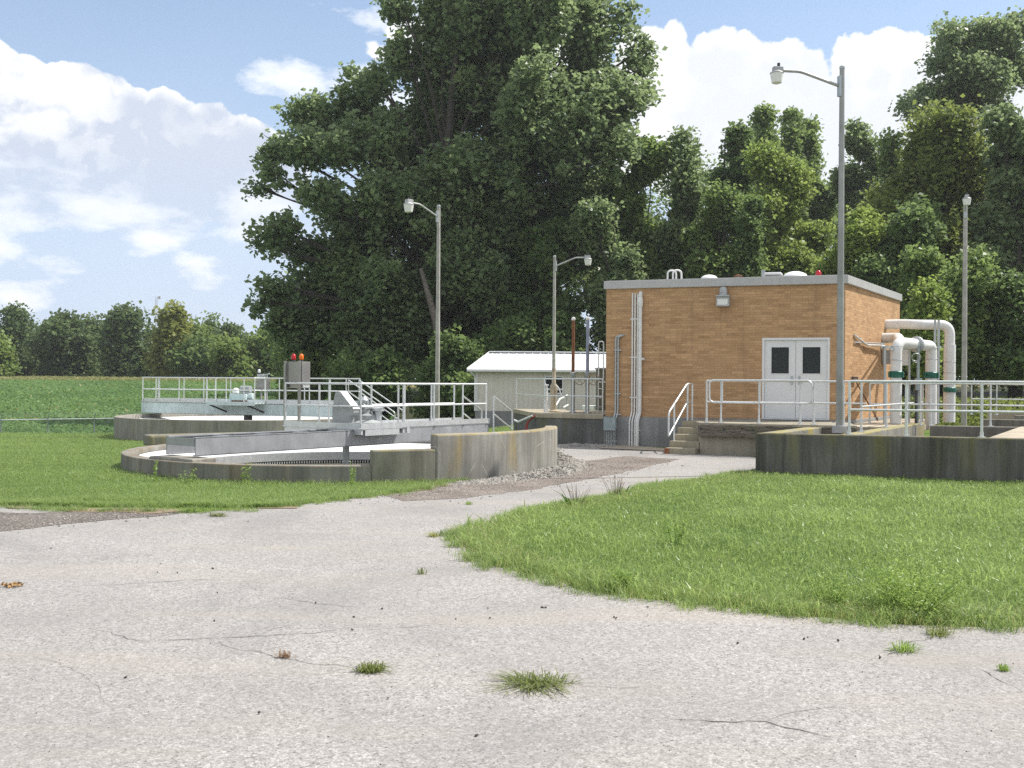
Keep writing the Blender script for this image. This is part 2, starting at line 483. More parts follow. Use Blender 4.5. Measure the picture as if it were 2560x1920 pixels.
LEAF = dict(
    cotton=m_leaf("cottonwood leaf", (0.080, 0.126, 0.060), (0.26, 0.33, 0.15), 0.35, 0.45),
    dark=m_leaf("dark leaf", (0.062, 0.108, 0.040), (0.18, 0.25, 0.085), 0.2, 0.45),
    mid=m_leaf("mid green leaf", (0.085, 0.14, 0.044), (0.235, 0.31, 0.10), 0.2, 0.45),
    olive=m_leaf("olive leaf", (0.088, 0.125, 0.030), (0.245, 0.29, 0.075), 0.2, 0.42),
    light=m_leaf("light green leaf", (0.115, 0.175, 0.040), (0.30, 0.375, 0.098), 0.2, 0.42),
    yellow=m_leaf("yellowing leaf", (0.13, 0.165, 0.036), (0.31, 0.33, 0.085), 0.2, 0.36),
    far=m_leaf("far tree leaf", (0.058, 0.10, 0.040), (0.165, 0.22, 0.085), 0.15, 0.33),
    farlight=m_leaf("far light leaf", (0.10, 0.16, 0.040), (0.24, 0.31, 0.088), 0.15, 0.36),
    crop=m_leaf("crop leaf", (0.075, 0.15, 0.045), (0.185, 0.285, 0.095), 0.2, 0.32),
    tan=m_leaf("dry meadow", (0.16, 0.185, 0.065), (0.38, 0.37, 0.17), 0.1, 0.3),
    grass=m_leaf("lawn blade", (0.088, 0.160, 0.042), (0.33, 0.425, 0.14), 0.6, 0.42),
    grassdry=m_leaf("edge grass blade", (0.16, 0.20, 0.05), (0.48, 0.47, 0.21), 0.4, 0.4),
    weed=m_leaf("weed leaf", (0.13, 0.23, 0.045), (0.32, 0.42, 0.11), 0.3, 0.4),
    tuft=m_leaf("tuft blade", (0.085, 0.125, 0.03), (0.28, 0.31, 0.10), 0.3, 0.35),
    straw=m_leaf("straw seed head", (0.25, 0.16, 0.10), (0.40, 0.30, 0.20), 0.2, 0.3),
)

# ------------------------------------------------------------------ camera, light, sky
cam = bpy.data.cameras.new("camera")
cam.sensor_width = 36.0; cam.lens = F * 36.0 / 2560.0
cam.shift_y = -(960 - HOR) / 2560.0
cam.clip_end = 4000.0; cam.clip_start = 0.05
co = bpy.data.objects.new("camera", cam); COL.objects.link(co)
co.matrix_world = Matrix.Translation((0, 0, EYE)) @ Matrix.Rotation(R_(90), 4, "X") @ Matrix.Rotation(ROLL, 4, "Z")
S.camera = co
SUN_AZ, SUN_EL = R_(74), R_(54)
sd = Vector((math.sin(SUN_AZ) * math.cos(SUN_EL), math.cos(SUN_AZ) * math.cos(SUN_EL), math.sin(SUN_EL)))
sun = bpy.data.lights.new("sun", "SUN"); sun.energy = 4.2; sun.angle = R_(0.6); sun.color = (1.0, 0.955, 0.88)
so = bpy.data.objects.new("sun", sun); COL.objects.link(so)
so.rotation_euler = (-sd).to_track_quat("-Z", "Y").to_euler(); so.location = (20, -10, 60)

def make_sky():
    w = bpy.data.worlds.new("World"); S.world = w; w.use_nodes = True
    t = NT.__new__(NT); t.t = w.node_tree; t.t.nodes.clear()
    out = t.n("ShaderNodeOutputWorld"); bg = t.n("ShaderNodeBackground")
    sky = t.n("ShaderNodeTexSky", sky_type="NISHITA")
    sky.sun_disc = False; sky.sun_elevation = SUN_EL; sky.sun_rotation = SUN_AZ
    sky.air_density = 1.0; sky.dust_density = 0.7; sky.ozone_density = 2.0; sky.altitude = 200
    tc = t.n("ShaderNodeTexCoord"); d = tc.outputs["Generated"]; x, y, z = t.sep(d)
    az = t.math("ARCTAN2", x, y); el = t.math("ARCSINE", z)
    cb = t.n("ShaderNodeCombineXYZ"); t.l(az, cb.inputs[0]); t.l(el, cb.inputs[1])
    def nz(vec, scale, detail, rough):
        nd = t.n("ShaderNodeTexNoise", noise_dimensions="2D"); t.l(vec, nd.inputs["Vector"]); nd.inputs["Scale"].default_value = scale
        nd.inputs["Detail"].default_value = detail; nd.inputs["Roughness"].default_value = rough
        return nd.outputs["Fac"]
    def nz3(vec, scale, detail, rough):
        nd = t.n("ShaderNodeTexNoise"); t.l(vec, nd.inputs["Vector"]); nd.inputs["Scale"].default_value = scale
        nd.inputs["Detail"].default_value = detail; nd.inputs["Roughness"].default_value = rough
        return nd.outputs["Fac"]
    def vo_(vec, scale, sm_):
        nd = t.n("ShaderNodeTexVoronoi", feature="SMOOTH_F1", voronoi_dimensions="2D"); t.l(vec, nd.inputs["Vector"])
        nd.inputs["Scale"].default_value = scale; nd.inputs["Smoothness"].default_value = sm_
        return nd.outputs["Distance"]
    def billow(vec):
        """heaped lobes of three sizes"""
        wv = t.n("ShaderNodeVectorMath", operation="MULTIPLY_ADD"); nd = t.n("ShaderNodeTexNoise", noise_dimensions="2D"); t.l(vec, nd.inputs["Vector"])
        nd.inputs["Scale"].default_value = 14.0; nd.inputs["Detail"].default_value = 4
        t.l(nd.outputs["Color"], wv.inputs[0]); wv.inputs[1].default_value = (0.035, 0.035, 0); t.l(vec, wv.inputs[2])
        q = wv.outputs[0]
        a = t.math("MULTIPLY", t.math("SUBTRACT", 0.42, vo_(q, 11.0, 0.25)), 0.30)
        b = t.math("MULTIPLY_ADD", t.math("SUBTRACT", 0.42, vo_(q, 27.0, 0.25)), 0.20, a)
        c = t.math("MULTIPLY_ADD", t.math("SUBTRACT", 0.42, vo_(q, 64.0, 0.25)), 0.10, b)
        return t.math("MULTIPLY_ADD", t.math("SUBTRACT", nz(q, 60.0, 6, 0.6), 0.5), 0.22, c)
    puff = billow(cb.outputs[0])
    of = t.n("ShaderNodeVectorMath", operation="ADD"); t.l(cb.outputs[0], of.inputs[0]); of.inputs[1].default_value = (0.010, 0.016, 0)
    relief = t.math("SUBTRACT", puff, billow(of.outputs[0]))
    hollow = nz(cb.outputs[0], 6.5, 7, 0.55)
    sm_f = nz(cb.outputs[0], 5.0, 6, 0.5)
    def blobs(lst, soft):
        acc = None
        for (a, e, ra, re) in lst:
            nd = t.n("ShaderNodeVectorMath", operation="SUBTRACT"); t.l(cb.outputs[0], nd.inputs[0]); nd.inputs[1].default_value = (a, e, 0)
            n2 = t.n("ShaderNodeVectorMath", operation="MULTIPLY"); t.l(nd.outputs[0], n2.inputs[0]); n2.inputs[1].default_value = (1 / ra, 1 / re, 0)
            n3 = t.n("ShaderNodeVectorMath", operation="LENGTH"); t.l(n2.outputs[0], n3.inputs[0])
            v = t.math("SUBTRACT", 1.0, n3.outputs["Value"])
            acc = v if acc is None else t.math("SMOOTH_MAX", acc, v, 0.05)
        return acc
    def pix(x_, y_, rx, ry):   # bearing and elevation measured on the photo
        p = P(x_, y_, 1.0); h = math.hypot(p.x, 1.0)
        return (math.atan2(p.x, 1.0), math.atan2(p.z - EYE, h), rx / F, ry / F)
    cum = [pix(*q) for q in [(-60, 270, 150, 140), (70, 255, 120, 100), (200, 260, 120, 112), (300, 310, 100, 95), (420, 325, 100, 88), (520, 350, 95, 88), (610, 372, 90, 80), (690, 415, 80, 70),
                              (80, 400, 280, 170), (360, 440, 300, 130), (600, 470, 160, 110), (-300, 420, 260, 320),
                              (1790, 250, 200, 165), (1640, 215, 130, 160), (1940, 250, 150, 130), (2230, 230, 160, 152), (2400, 260, 200, 170), (1900, 360, 420, 150), (2080, 300, 150, 110),
                              (2900, 300, 400, 300), (1250, 120, 300, 160)]]
    wis = [pix(*q) for q in [(20, 520, 140, 100), (230, 520, 190, 70), (500, 665, 85, 48), (690, 190, 130, 50), (40, 740, 80, 36), (400, 590, 150, 40), (20, 620, 140, 60), (660, 590, 110, 50),
                              (1000, 240, 190, 80), (950, 210, 160, 60), (1010, 30, 130, 50), (640, 500, 110, 90)]]
    c1 = t.math("ADD", blobs(cum, 0.1), puff)
    foot = t.math("MAXIMUM", t.ramp(el, [(0.10, 0.1), (0.155, 0.55), (0.205, 1.0)]), t.ramp(az, [(0.0, 0.0), (0.06, 1.0)]))
    m1 = t.math("MULTIPLY", t.ramp(c1, [(0.02, 0.0), (0.07, 0.9), (0.2, 1.0)]), foot)
    streak = t.n("ShaderNodeVectorMath", operation="MULTIPLY"); t.l(cb.outputs[0], streak.inputs[0]); streak.inputs[1].default_value = (1.0, 2.2, 1)
    c2 = t.math("ADD", blobs(wis, 0.1), t.math("MULTIPLY", t.math("SUBTRACT", nz(streak.outputs[0], 13.0, 8, 0.62), 0.52), 3.2))
    m2 = t.ramp(c2, [(0.0, 0.0), (0.5, 0.6), (1.0, 0.92)])
    # veil of pale air that thickens towards the horizon
    veil = t.ramp(el, [(0.0, 0.95), (0.10, 0.88), (0.17, 0.72), (0.24, 0.36), (0.40, 0.16), (0.7, 0.05)])
    soft = t.ramp(sm_f, [(0.38, 0.0), (0.68, 0.5)])
    base = t.mix(veil, t.mix(1.0, sky.outputs[0], (1.16, 1.13, 1.07), "MULTIPLY"), (4.1, 4.85, 6.1))
    base = t.mix(t.math("MULTIPLY", soft, t.ramp(el, [(0.05, 0.5), (0.2, 0.25), (0.35, 0.0)])), base, (4.9, 5.4, 6.3))
    # cumulus: sunlit heads, grey-blue hollows and feet
    low = t.ramp(el, [(0.05, 1.0), (0.13, 0.85), (0.20, 0.40), (0.26, 0.0)])
    side = t.ramp(az, [(0.0, 1.0), (0.12, 0.45)])
    hol = t.math("MULTIPLY", t.ramp(hollow, [(0.40, 0.0), (0.62, 0.9)]), t.ramp(c1, [(0.10, 0.0), (0.38, 1.0)]))
    rel = t.ramp(t.math("ADD", t.math("MULTIPLY", relief, -5.0), 0.30), [(0.25, 0.0), (0.90, 0.7)])
    shade = t.math("MULTIPLY", t.math("ADD", t.math("ADD", hol, rel), low, 0, True), side, clamp=True)
    cloud = t.mix(shade, (7.0, 7.05, 7.1), (4.25, 4.7, 5.55))
    col = t.mix(m1, base, cloud)
    col = t.mix(t.math("MULTIPLY", m2, t.math("SUBTRACT", 1.0, t.math("MULTIPLY", m1, 0.5))), col, (6.9, 7.05, 7.35))
    # unseen broken cloud overhead and behind the camera, added to whiten the fill light
    rest = t.math("MAXIMUM", t.ramp(el, [(0.50, 0.0), (0.70, 1.0)]), t.ramp(t.math("ABSOLUTE", az), [(0.75, 0.0), (1.0, 1.0)]))
    ov = nz3(d, 2.6, 6, 0.6)
    rest = t.math("MULTIPLY", rest, t.ramp(ov, [(0.36, 0.0), (0.52, 0.9)]))
    col = t.mix(rest, col, (6.0, 6.1, 6.25))
    t.l(col, bg.inputs[0]); bg.inputs[1].default_value = 0.115
    t.l(bg.outputs[0], out.inputs[0])
make_sky()
vs = S.view_settings; S.display_settings.display_device = "sRGB"
vs.view_transform = "Standard"; vs.look = "None"; vs.exposure = 0.5; vs.gamma = 1.0; vs.use_curve_mapping = False
S.cycles.max_bounces = 8; S.cycles.transparent_max_bounces = 8; S.cycles.use_denoising = False
S.cycles.caustics_reflective = False; S.cycles.caustics_refractive = False

# ------------------------------------------------------------------ ground sheets
def grid_axis(lo, hi, fine_lo, fine_hi, fine, coarse):
    a = [lo]
    while a[-1] < hi:
        x = a[-1]
        a.append(x + (fine if fine_lo <= x < fine_hi else coarse))
    return a

def ground_sheet():
    xs = grid_axis(-420, 420, -17.5, 19, 0.3, 12.0); ys = grid_axis(-30, 900, 14, 49, 0.3, 9.0)
    X, Y = np.meshgrid(xs, ys); Z = gz(X, Y) - 0.004
    for (cx, cy, rr) in ((-3.66, 23.2, 4.60), (-10.65, 42.2, 4.94)): Z[np.hypot(X - cx, Y - cy) < rr] -= 1.3
    # the basin is dug into the ground too
    ka, kb_, kc = np.array((4.96, 21.36)), np.array((2.29, -0.74)), np.array((2.88, 4.84))
    kb_ = kb_ / np.linalg.norm(kb_); kc = kc / np.linalg.norm(kc); det = kb_[0] * kc[1] - kb_[1] * kc[0]
    A_ = ((X - ka[0]) * kc[1] - (Y - ka[1]) * kc[0]) / det; B_ = ((Y - ka[1]) * kb_[0] - (X - ka[0]) * kb_[1]) / det
    Z[(A_ > 0.16) & (A_ < 13.0) & (B_ > 0.16) & (B_ < 21.7) & ~((A_ < 1.9) & (B_ > 12.0))] -= 1.3
    n = len(xs); mb = MB()
    mb.v = list(zip(X.ravel().tolist(), Y.ravel().tolist(), Z.ravel().tolist()))
    mb.f = [(j * n + i, j * n + i + 1, (j + 1) * n + i + 1, (j + 1) * n + i) for j in range(len(ys) - 1) for i in range(n - 1)]
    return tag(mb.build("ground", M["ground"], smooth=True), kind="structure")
ground_sheet()

def wig(pts, step=0.35, amp=0.05, seed=1):
    r = random.Random(seed); out = []
    for a, b in zip(pts, pts[1:] + pts[:1]):
        a, b = Vector((a[0], a[1])), Vector((b[0], b[1])); L = (b - a).length
        k = max(1, min(60, int(L / step)))
        nrm = Vector((-(b - a).y, (b - a).x)) / max(L, 1e-6)
        for i in range(k):
            q = a.lerp(b, i / k)
            if i: q = q + nrm * r.uniform(-amp, amp)
            out.append((q.x, q.y))
    return out

def sheet(name, poly, lift, mat, kind="structure", cut=0.6, parent=None, edge=0.0):
    """flat patch that follows the ground"""
    bm = bmesh.new()
    tri = tessellate_polygon([[Vector((p[0], p[1], 0)) for p in poly]])
    vs_ = [bm.verts.new((p[0], p[1], 0)) for p in poly]
    for f in tri:
        try: bm.faces.new([vs_[i] for i in f])
        except ValueError: pass
    xs = [p[0] for p in poly]; ys = [p[1] for p in poly]
    for ax, lo, hi in ((0, max(min(xs), -16), min(max(xs), 16)), (1, max(min(ys), 10), min(max(ys), 50))):
        k = lo + cut
        while k < hi:
            bmesh.ops.bisect_plane(bm, geom=bm.verts[:] + bm.edges[:] + bm.faces[:], plane_co=(k, 0, 0) if ax == 0 else (0, k, 0),
                                   plane_no=(1, 0, 0) if ax == 0 else (0, 1, 0))
            k += cut
    for v in bm.verts: v.co.z = gzf(v.co.x, v.co.y) + lift
    bmesh.ops.recalc_face_normals(bm, faces=bm.faces[:])
    for f in bm.faces:
        if f.normal.z < 0: f.normal_flip()
    me = bpy.data.meshes.new(name); bm.to_mesh(me); bm.free(); me.materials.append(mat)
    o = link(bpy.data.objects.new(name, me), parent)
    if kind: o["kind"] = kind
    return o

def g2(px, py):
    p = G(px, py); return (p.x, p.y)

LAWN_EDGE0 = [g2(1887, 1184), g2(1640, 1219), g2(1400, 1268), g2(1250, 1308), g2(1165, 1335), g2(1140, 1352), g2(1180, 1388), g2(1350, 1443), g2(1600, 1503), g2(1900, 1538), g2(2200, 1556), g2(2560, 1568)]
def ragged(pts, seed, amp):
    r = random.Random(seed); out = []
    for a, b in zip(pts, pts[1:]):
        a, b = Vector(a), Vector(b); L = (b - a).length; k = max(1, int(L / 0.55)); q = Vector((-(b - a).y, (b - a).x)) / max(L, 1e-6)
        for i in range(k): p = a.lerp(b, i / k) + q * r.uniform(-amp, amp) * (1 if (i or out) else 0); out.append((p.x, p.y))
    return out + [tuple(pts[-1])]
LAWN_EDGE = ragged(LAWN_EDGE0, 41, 0.13)
LEFT_EDGE0 = [(-14.5, 16.4), g2(0, 1268), g2(200, 1275), g2(400, 1282), g2(560, 1277), g2(700, 1266), g2(860, 1250), g2(1000, 1234), g2(1100, 1215), g2(1160, 1203)]
LEFT_EDGE = ragged(LEFT_EDGE0, 43, 0.16)
drive = LEFT_EDGE + [g2(1250, 1185), g2(1400, 1163), (0.6, 24.2), (0.85, 29.2), (3.0, 28.6), (4.6, 26.6), (6.0, 24.6)] + LAWN_EDGE + [(6.5, 7.85), (14, 7.6), (14, -6), (-14.5, -6)]
DRIVE = wig(drive, 0.3, 0.05, 3)
dw = sheet("driveway", DRIVE, 0.004, M["asphalt"])
# older dark surface at the left and the worn dirt strip by the tank
sheet("worn_shoulder", wig([(-14.5, 15.6), g2(0, 1282), g2(90, 1284), g2(200, 1281), g2(330, 1281), g2(470, 1279), g2(430, 1288), g2(280, 1300), g2(120, 1316), g2(0, 1330), (-14.5, 13.0)], 0.25, 0.05, 5), 0.008, M["oldasphalt"])
sheet("dirt_track", wig([g2(960, 1240), g2(1150, 1207), g2(1250, 1188), g2(1400, 1166), g2(1560, 1152), g2(1700, 1158), g2(1640, 1166), g2(1500, 1193), g2(1330, 1225), g2(1170, 1245), g2(1010, 1254)], 0.25, 0.07, 6), 0.008, M["dirt"])
sheet("apron_slab", [(2.35, 27.55), (4.35, 26.35), (4.75, 26.9), (2.95, 29.2), (2.2, 29.1)], 0.02, M["apron"])

def edge_strip(pts, w, lift, seed, name, mat):
    """bare soil where turf meets the drive"""
    r = random.Random(seed); L_, R2_ = [], []
    P2 = [Vector(p) for p in wig(pts, 0.3, 0.03, seed)][:-1]
    k = next((i for i, p in enumerate(P2) if (p - Vector(pts[-1])).length < 0.4), len(P2)); P2 = P2[:k]
    for i, p in enumerate(P2):
        d = (P2[min(i + 1, len(P2) - 1)] - P2[max(i - 1, 0)]).normalized(); q = Vector((-d.y, d.x)); ww = w * max(0.0, r.uniform(-1.2, 2.0)) + 0.002
        L_.append(p + q * ww); R2_.append(p - q * ww * 1.1)
    mb = MB(); vs_ = []
    for a, b in zip(L_, R2_): vs_ += [(a.x, a.y, gzf(a.x, a.y) + lift), (b.x, b.y, gzf(b.x, b.y) + lift)]
    mb.add(vs_, [(2 * i, 2 * i + 1, 2 * i + 3, 2 * i + 2) for i in range(len(L_) - 1)])
    tag(mb.build(name, mat), kind="structure")
edge_strip(LEFT_EDGE, 0.14, 0.0125, 32, "soil_edge", M["soil"])
def crack(pts, w, seed):
    r = random.Random(seed); pts = [Vector((*g2(*p), 0)) for p in pts]; fine = []
    for a, b in zip(pts, pts[1:]):
        k = max(2, int((b - a).length / 0.07))
        for i in range(k): fine.append(a.lerp(b, i / k) + V(r.uniform(-0.02, 0.02), r.uniform(-0.02, 0.02), 0))
    fine.append(pts[-1]); mb = MB(); vs_ = []
    for i, p in enumerate(fine):
        d = (fine[min(i + 1, len(fine) - 1)] - fine[max(i - 1, 0)]).normalized(); q = Vector((-d.y, d.x, 0))
        e = min(1.0, 4.0 * min(i, len(fine) - 1 - i) / len(fine) + 0.15)
        ww = w * e * r.uniform(0.15, 1.1)
        vs_ += [p + q * ww + V(0, 0, 0.0075), p - q * ww + V(0, 0, 0.0075)]
    mb.add(vs_, [(2 * i, 2 * i + 1, 2 * i + 3, 2 * i + 2) for i in range(len(fine) - 1)])
    mb.build("crack", M["crack"], dw)
crack([(225, 1572), (290, 1586), (318, 1598), (345, 1605), (520, 1598), (640, 1592), (780, 1585), (960, 1560)], 0.0043, 1)
crack([(520, 1600), (570, 1620), (680, 1640), (760, 1658), (870, 1668), (1010, 1686)], 0.0031, 2)
crack([(140, 1470), (300, 1462), (470, 1452), (580, 1450)], 0.0037, 3)
crack([(1640, 1795), (1740, 1804), (1910, 1808), (2000, 1830), (2130, 1855)], 0.0050, 4)
crack([(2200, 1655), (2270, 1610), (2330, 1595)], 0.0037, 5)
crack([(640, 1490), (720, 1500), (830, 1515), (900, 1520)], 0.0037, 6)
crack([(2440, 1670), (2520, 1710), (2600, 1750)], 0.0037, 7)
crack([(850, 1580), (1000, 1572), (1120, 1560)], 0.0019, 11)
crack([(640, 1592), (700, 1570), (760, 1560)], 0.0019, 12)
crack([(1910, 1808), (1980, 1780), (2090, 1770), (2200, 1790)], 0.0019, 13)
crack([(60, 1640), (150, 1660), (230, 1700), (260, 1760)], 0.0018, 14)
crack([(1250, 1475), (1180, 1500), (1090, 1508)], 0.0019, 15)
crack([(1440, 1716), (1560, 1722), (1640, 1715)], 0.0018, 16)
crack([(1500, 1207), (1580, 1206), (1720, 1211)], 0.0087, 8)

# ------------------------------------------------------------------ railings
def railing(parent, posts, h=1.0, mids=(0.5,), r=0.024, pr=0.022, feet=True, label=None, extra0=0.0, extra1=0.0, mat="rail", name="handrail", rise=None):
    """posts: foot points in order; parent None makes it a thing of its own"""
    posts = [Vector(p) for p in posts]
    mb = MB()
    def run(k):
        q = [p + V(0, 0, k) for p in posts]
        if extra0: q[0] = q[0] + (q[0] - q[1]).normalized() * extra0
        if extra1: q[-1] = q[-1] + (q[-1] - q[-2]).normalized() * extra1
        return q
    mb.tube(fillet(run(h), 0.06) if len(posts) > 2 else run(h), r, 10)
    for k in mids: mb.tube(fillet(run(h * k), 0.06) if len(posts) > 2 else run(h * k), r * 0.92, 10)
    if parent is None:
        root = thing(name, label, "railing", posts[0])
        hr = mb.build("rail", M[mat], root, smooth=True); host = root
    else:
        hr = mb.build("handrail", M[mat], parent, smooth=True); host = hr; root = hr
    for p in posts:
        m2 = MB().tube([p, p + V(0, 0, h)], pr, 10)
        if feet: m2.bx(p + V(0, 0, 0.012), 0.11, 0.11, 0.024).tube([p, p + V(0, 0, 0.11)], pr * 1.35, 10)
        m2.build("post", M[mat], host, smooth=True)
    return root

def stair_rail(parent, foot0, foot1, h=0.92, mid=True, mat="rail", r=0.022, top_ext=0.0):
    """sloped handrail from upper foot to lower foot"""
    a, b = Vector(foot0), Vector(foot1); mb = MB()
    d = Vector((b.x - a.x, b.y - a.y, 0)).normalized()
    top = [a + V(0, 0, h), b + V(0, 0, h)]
    if top_ext: top = [a + V(0, 0, h) - d * top_ext] + top
    mb.tube(fillet(top + [b + V(0, 0, h * 0.5)], 0.08), r, 10)
    if mid: mb.tube([a + V(0, 0, h * 0.52), b + V(0, 0, h * 0.5)], r * 0.92, 10)
    hr = mb.build("handrail", M[mat], parent, smooth=True)
    for p in (a, b): MB().tube([p, p + V(0, 0, h)], r * 0.95, 10).build("post", M[mat], hr, smooth=True)
    return hr

# ------------------------------------------------------------------ near clarifier tank
C1 = Vector((-3.66, 23.2, 0)); R1 = 4.66; T1 = 0.26
def near_angle(px, C, R):
    t = (px - CX) / F; d = Vector((t, 1)).normalized(); c = Vector((C.x, C.y))
    b = c.dot(d); q = c.length_squared - R * R; disc = b * b - q
    k = b - math.sqrt(max(disc, 0)); p = d * k - c
    return math.atan2(p.y, p.x)
a_mid, a_high = near_angle(930, C1, R1), near_angle(1091, C1, R1)
a_end = near_angle(1392, C1, R1) + R_(9)
tank = thing("clarifier_tank", "round concrete settling tank with stepped wall beside the driveway", "settling tank", C1)
MB().arc_wall(C1, R1 - T1, R1, a_end - 2 * PI, a_mid, -1.4, 0.345, 140).build("low_wall", M["tank"], tank, bevel=0.02)
MB().arc_wall(C1, R1 - T1 - 0.004, R1 + 0.004, a_mid, a_high, -1.4, 0.615, 30).build("step_wall", M["tankmid"], tank, bevel=0.025)
MB().arc_wall(C1, R1 - T1 - 0.008, R1 + 0.008, a_high, a_end, -1.4, 0.885, 46).build("high_wall", M["tankhigh"], tank, bevel=0.035, label="tall wall section stained with yellow lichen")
MB().arc_wall(C1, 3.56, R1 - T1 - 0.02, R_(-20), R_(230), -0.16, 0.23, 110, 0.05).build("launder_cover", M["cover"], tank)
mb = MB()
n = 4
vs_, fs_ = [], []
N = 120
for i in range(N + 1):
    a = R_(-20) + R_(250) * i / N; e = V(math.cos(a), math.sin(a), 0)
    vs_ += [C1 + e * 3.545 + V(0, 0, 0.035), C1 + e * 3.545 + V(0, 0, -0.15)]
fs_ = [(2 * i, 2 * i + 1, 2 * i + 3, 2 * i + 2) for i in range(N)]
mb.add(vs_, fs_)
for i in range(N * 2):
    a = R_(-20) + R_(250) * (i + 0.5) / (N * 2); e = V(math.cos(a), math.sin(a), 0)
    mb.bx(C1 + e * 3.53 + V(0, 0, -0.20), 0.03, 0.02, 0.05, (-e.y, e.x))
mb.build("weir_plate", M["alu"], tank)
MB().arc_wall(C1, 1.15, 1.19, 0, 2 * PI, -0.7, -0.10, 48).build("center_well", M["greypaint"], tank)
mb = MB()
for k in range(4):
    a = R_(30) + k * PI / 2; e = V(math.cos(a), math.sin(a), 0)
    mb.bar(C1 + e * 0.15 + V(0, 0, -0.13), C1 + e * 1.16 + V(0, 0, -0.13), 0.05, 0.06)
mb.build("well_arm", M["greypaint"], tank)
MB().tube([C1 + V(0, 0, -1.2), C1 + V(0, 0, 0.5)], 0.075, 20).build("center_column", M["greypaint"], tank, smooth=True)
u1 = Vector((0.586, 0.81, 0)).normalized(); n1 = Vector((u1.y, -u1.x, 0))
def b1(s_, o_, z_): return C1 + u1 * s_ + n1 * o_ + V(0, 0, z_)
MB().bx(b1(-4.3, 0, 0.20), 0.55, 1.3, 0.4, u1).build("bearing_corbel", M["tankfar"], tank, bevel=0.02)
def disc(name, C, r, z, mat, n=64):
    mb = MB(); mb.add([(C.x + r * math.cos(2 * PI * k / n), C.y + r * math.sin(2 * PI * k / n), z) for k in range(n)], [tuple(range(n))])
    return tag(mb.build(name, mat), kind="structure")
disc("water", C1, R1 - T1 - 0.01, -0.235, M["water"])

# near bridge
br = thing("walkway_bridge", "grey steel bridge with open girders at its left end spanning the near tank", "bridge", b1(0, 0, 0.4))
for o in (-0.43, 0.43):
    mb = MB(); sg = 1 if o > 0 else -1
    mb.bx(b1(0.14, o, 0.605), 8.96, 0.03, 0.34, u1)
    for z in (0.44, 0.770): mb.bx(b1(0.14, o + sg * -0.03, z), 8.96, 0.09, 0.022, u1)
    for k in np.arange(-4.1, 4.6, 0.55): mb.bx(b1(float(k), o + sg * 0.0155, 0.475), 0.05, 0.004, 0.05, u1)
    mb.build("girder", M["girder"], br)
MB().bx(b1(-4.35, 0, 0.69), 0.02, 0.82, 0.15, u1).build("end_plate", M["girder"], br)
for s_ in (-3.3, -2.25, -1.2):
    MB().bx(b1(s_, 0, 0.74), 0.09, 0.80, 0.05, u1).build("cross_brace", M["girder"], br)
MB().bx(b1(2.95, 0, 0.7985), 3.5, 0.88, 0.035, u1).build("deck", M["alu"], br)
mb = MB().bx(b1(0.50, -0.56, 0.80), 1.40, 2.42, 0.04, u1)
for s_ in (-0.17, 1.17): mb.bx(b1(s_, -0.56, 0.73), 0.06, 2.42, 0.098, u1)
mb.build("drive_platform", M["alu"], br)
mb = MB()
mb.bx(b1(0.50, 0.655, 0.865), 1.42, 0.012, 0.13, u1).bx(b1(-0.215, -0.56, 0.865), 0.012, 2.42, 0.13, u1).bx(b1(2.95, 0.45, 0.865), 3.46, 0.012, 0.12, u1).bx(b1(2.95, -0.45, 0.865), 3.46, 0.012, 0.12, u1)
mb.build("toe_board", M["alu"], br)
MB().bx(b1(1.3, 0.66, 0.745), 0.10, 0.05, 0.13, u1).build("bracket", M["alu"], br)
MB().bx(b1(0.45, 0.672, 0.725), 1.1, 0.014, 0.13, u1).build("fascia_plate", M["alu"], br)
zt = 0.80
railing(br, [b1(-0.19, -1.75, zt), b1(-0.19, -0.65, zt), b1(-0.19, 0.63, zt), b1(1.18, 0.63, zt)], 0.99, extra1=0.12)
railing(br, [b1(1.24, 0.42, zt), b1(2.5, 0.42, zt), b1(3.6, 0.42, zt), b1(4.55, 0.42, zt)], 0.99, extra0=0.12)
railing(br, [b1(1.18, -1.75, zt), b1(1.24, -0.42, zt), b1(2.4, -0.42, zt), b1(3.4, -0.42, zt), b1(4.3, -0.42, zt)], 0.99)

# drive unit on the near bridge
du = thing("drive_unit", "grey gear drive under a sloping sheet metal guard on the near bridge", "machine drive", b1(0.4, 0, 0.82))
gd = lambda s_, o_, z_: b1(s_, o_, z_)
mb = MB()
prof = [(-0.05, 0.0), (-0.05, 0.50), (0.02, 0.95), (0.10, 1.0), (0.17, 0.97), (0.52, 0.50), (0.52, 0.36), (0.40, 0.30), (0.40, 0.0)]
vv = [b1(-0.10, -0.28 + q[0] * 1.15, 0.82 + q[1] * 0.80) for q in prof] + [b1(0.08, -0.28 + q[0] * 1.15, 0.82 + q[1] * 0.80) for q in prof]
k = len(prof)
mb.add(vv, [tuple(range(k)), tuple(range(k, 2 * k))[::-1]] + [(i, (i + 1) % k, k + (i + 1) % k, k + i) for i in range(k)])
mb.build("chain_guard", M["greypaint"], du, bevel=0.012)
mb = MB(); mb.bar(b1(-0.01, -0.08, 1.61), b1(-0.01, 0.33, 1.235), 0.20, 0.02)
mb.build("guard_cover", M["alu"], du)
MB().lathe(b1(0.55, 0.0, 0.82), [(0.42, 0), (0.42, 0.10), (0.30, 0.16), (0.30, 0.26), (0.18, 0.30), (0.18, 0.40)], 24).build("gear_housing", M["greypaint"], du, smooth=True)
mb = MB().lathe(b1(0.55, 0.0, 1.20), [(0.10, 0), (0.12, 0.05), (0.12, 0.22), (0.08, 0.26), (0.05, 0.30)], 16)
for kk in range(8):
    a = kk * PI / 4; mb.bx(b1(0.55, 0.0, 1.32) + V(math.cos(a) * 0.125, math.sin(a) * 0.125, 0), 0.02, 0.008, 0.16, (math.cos(a), math.sin(a)))
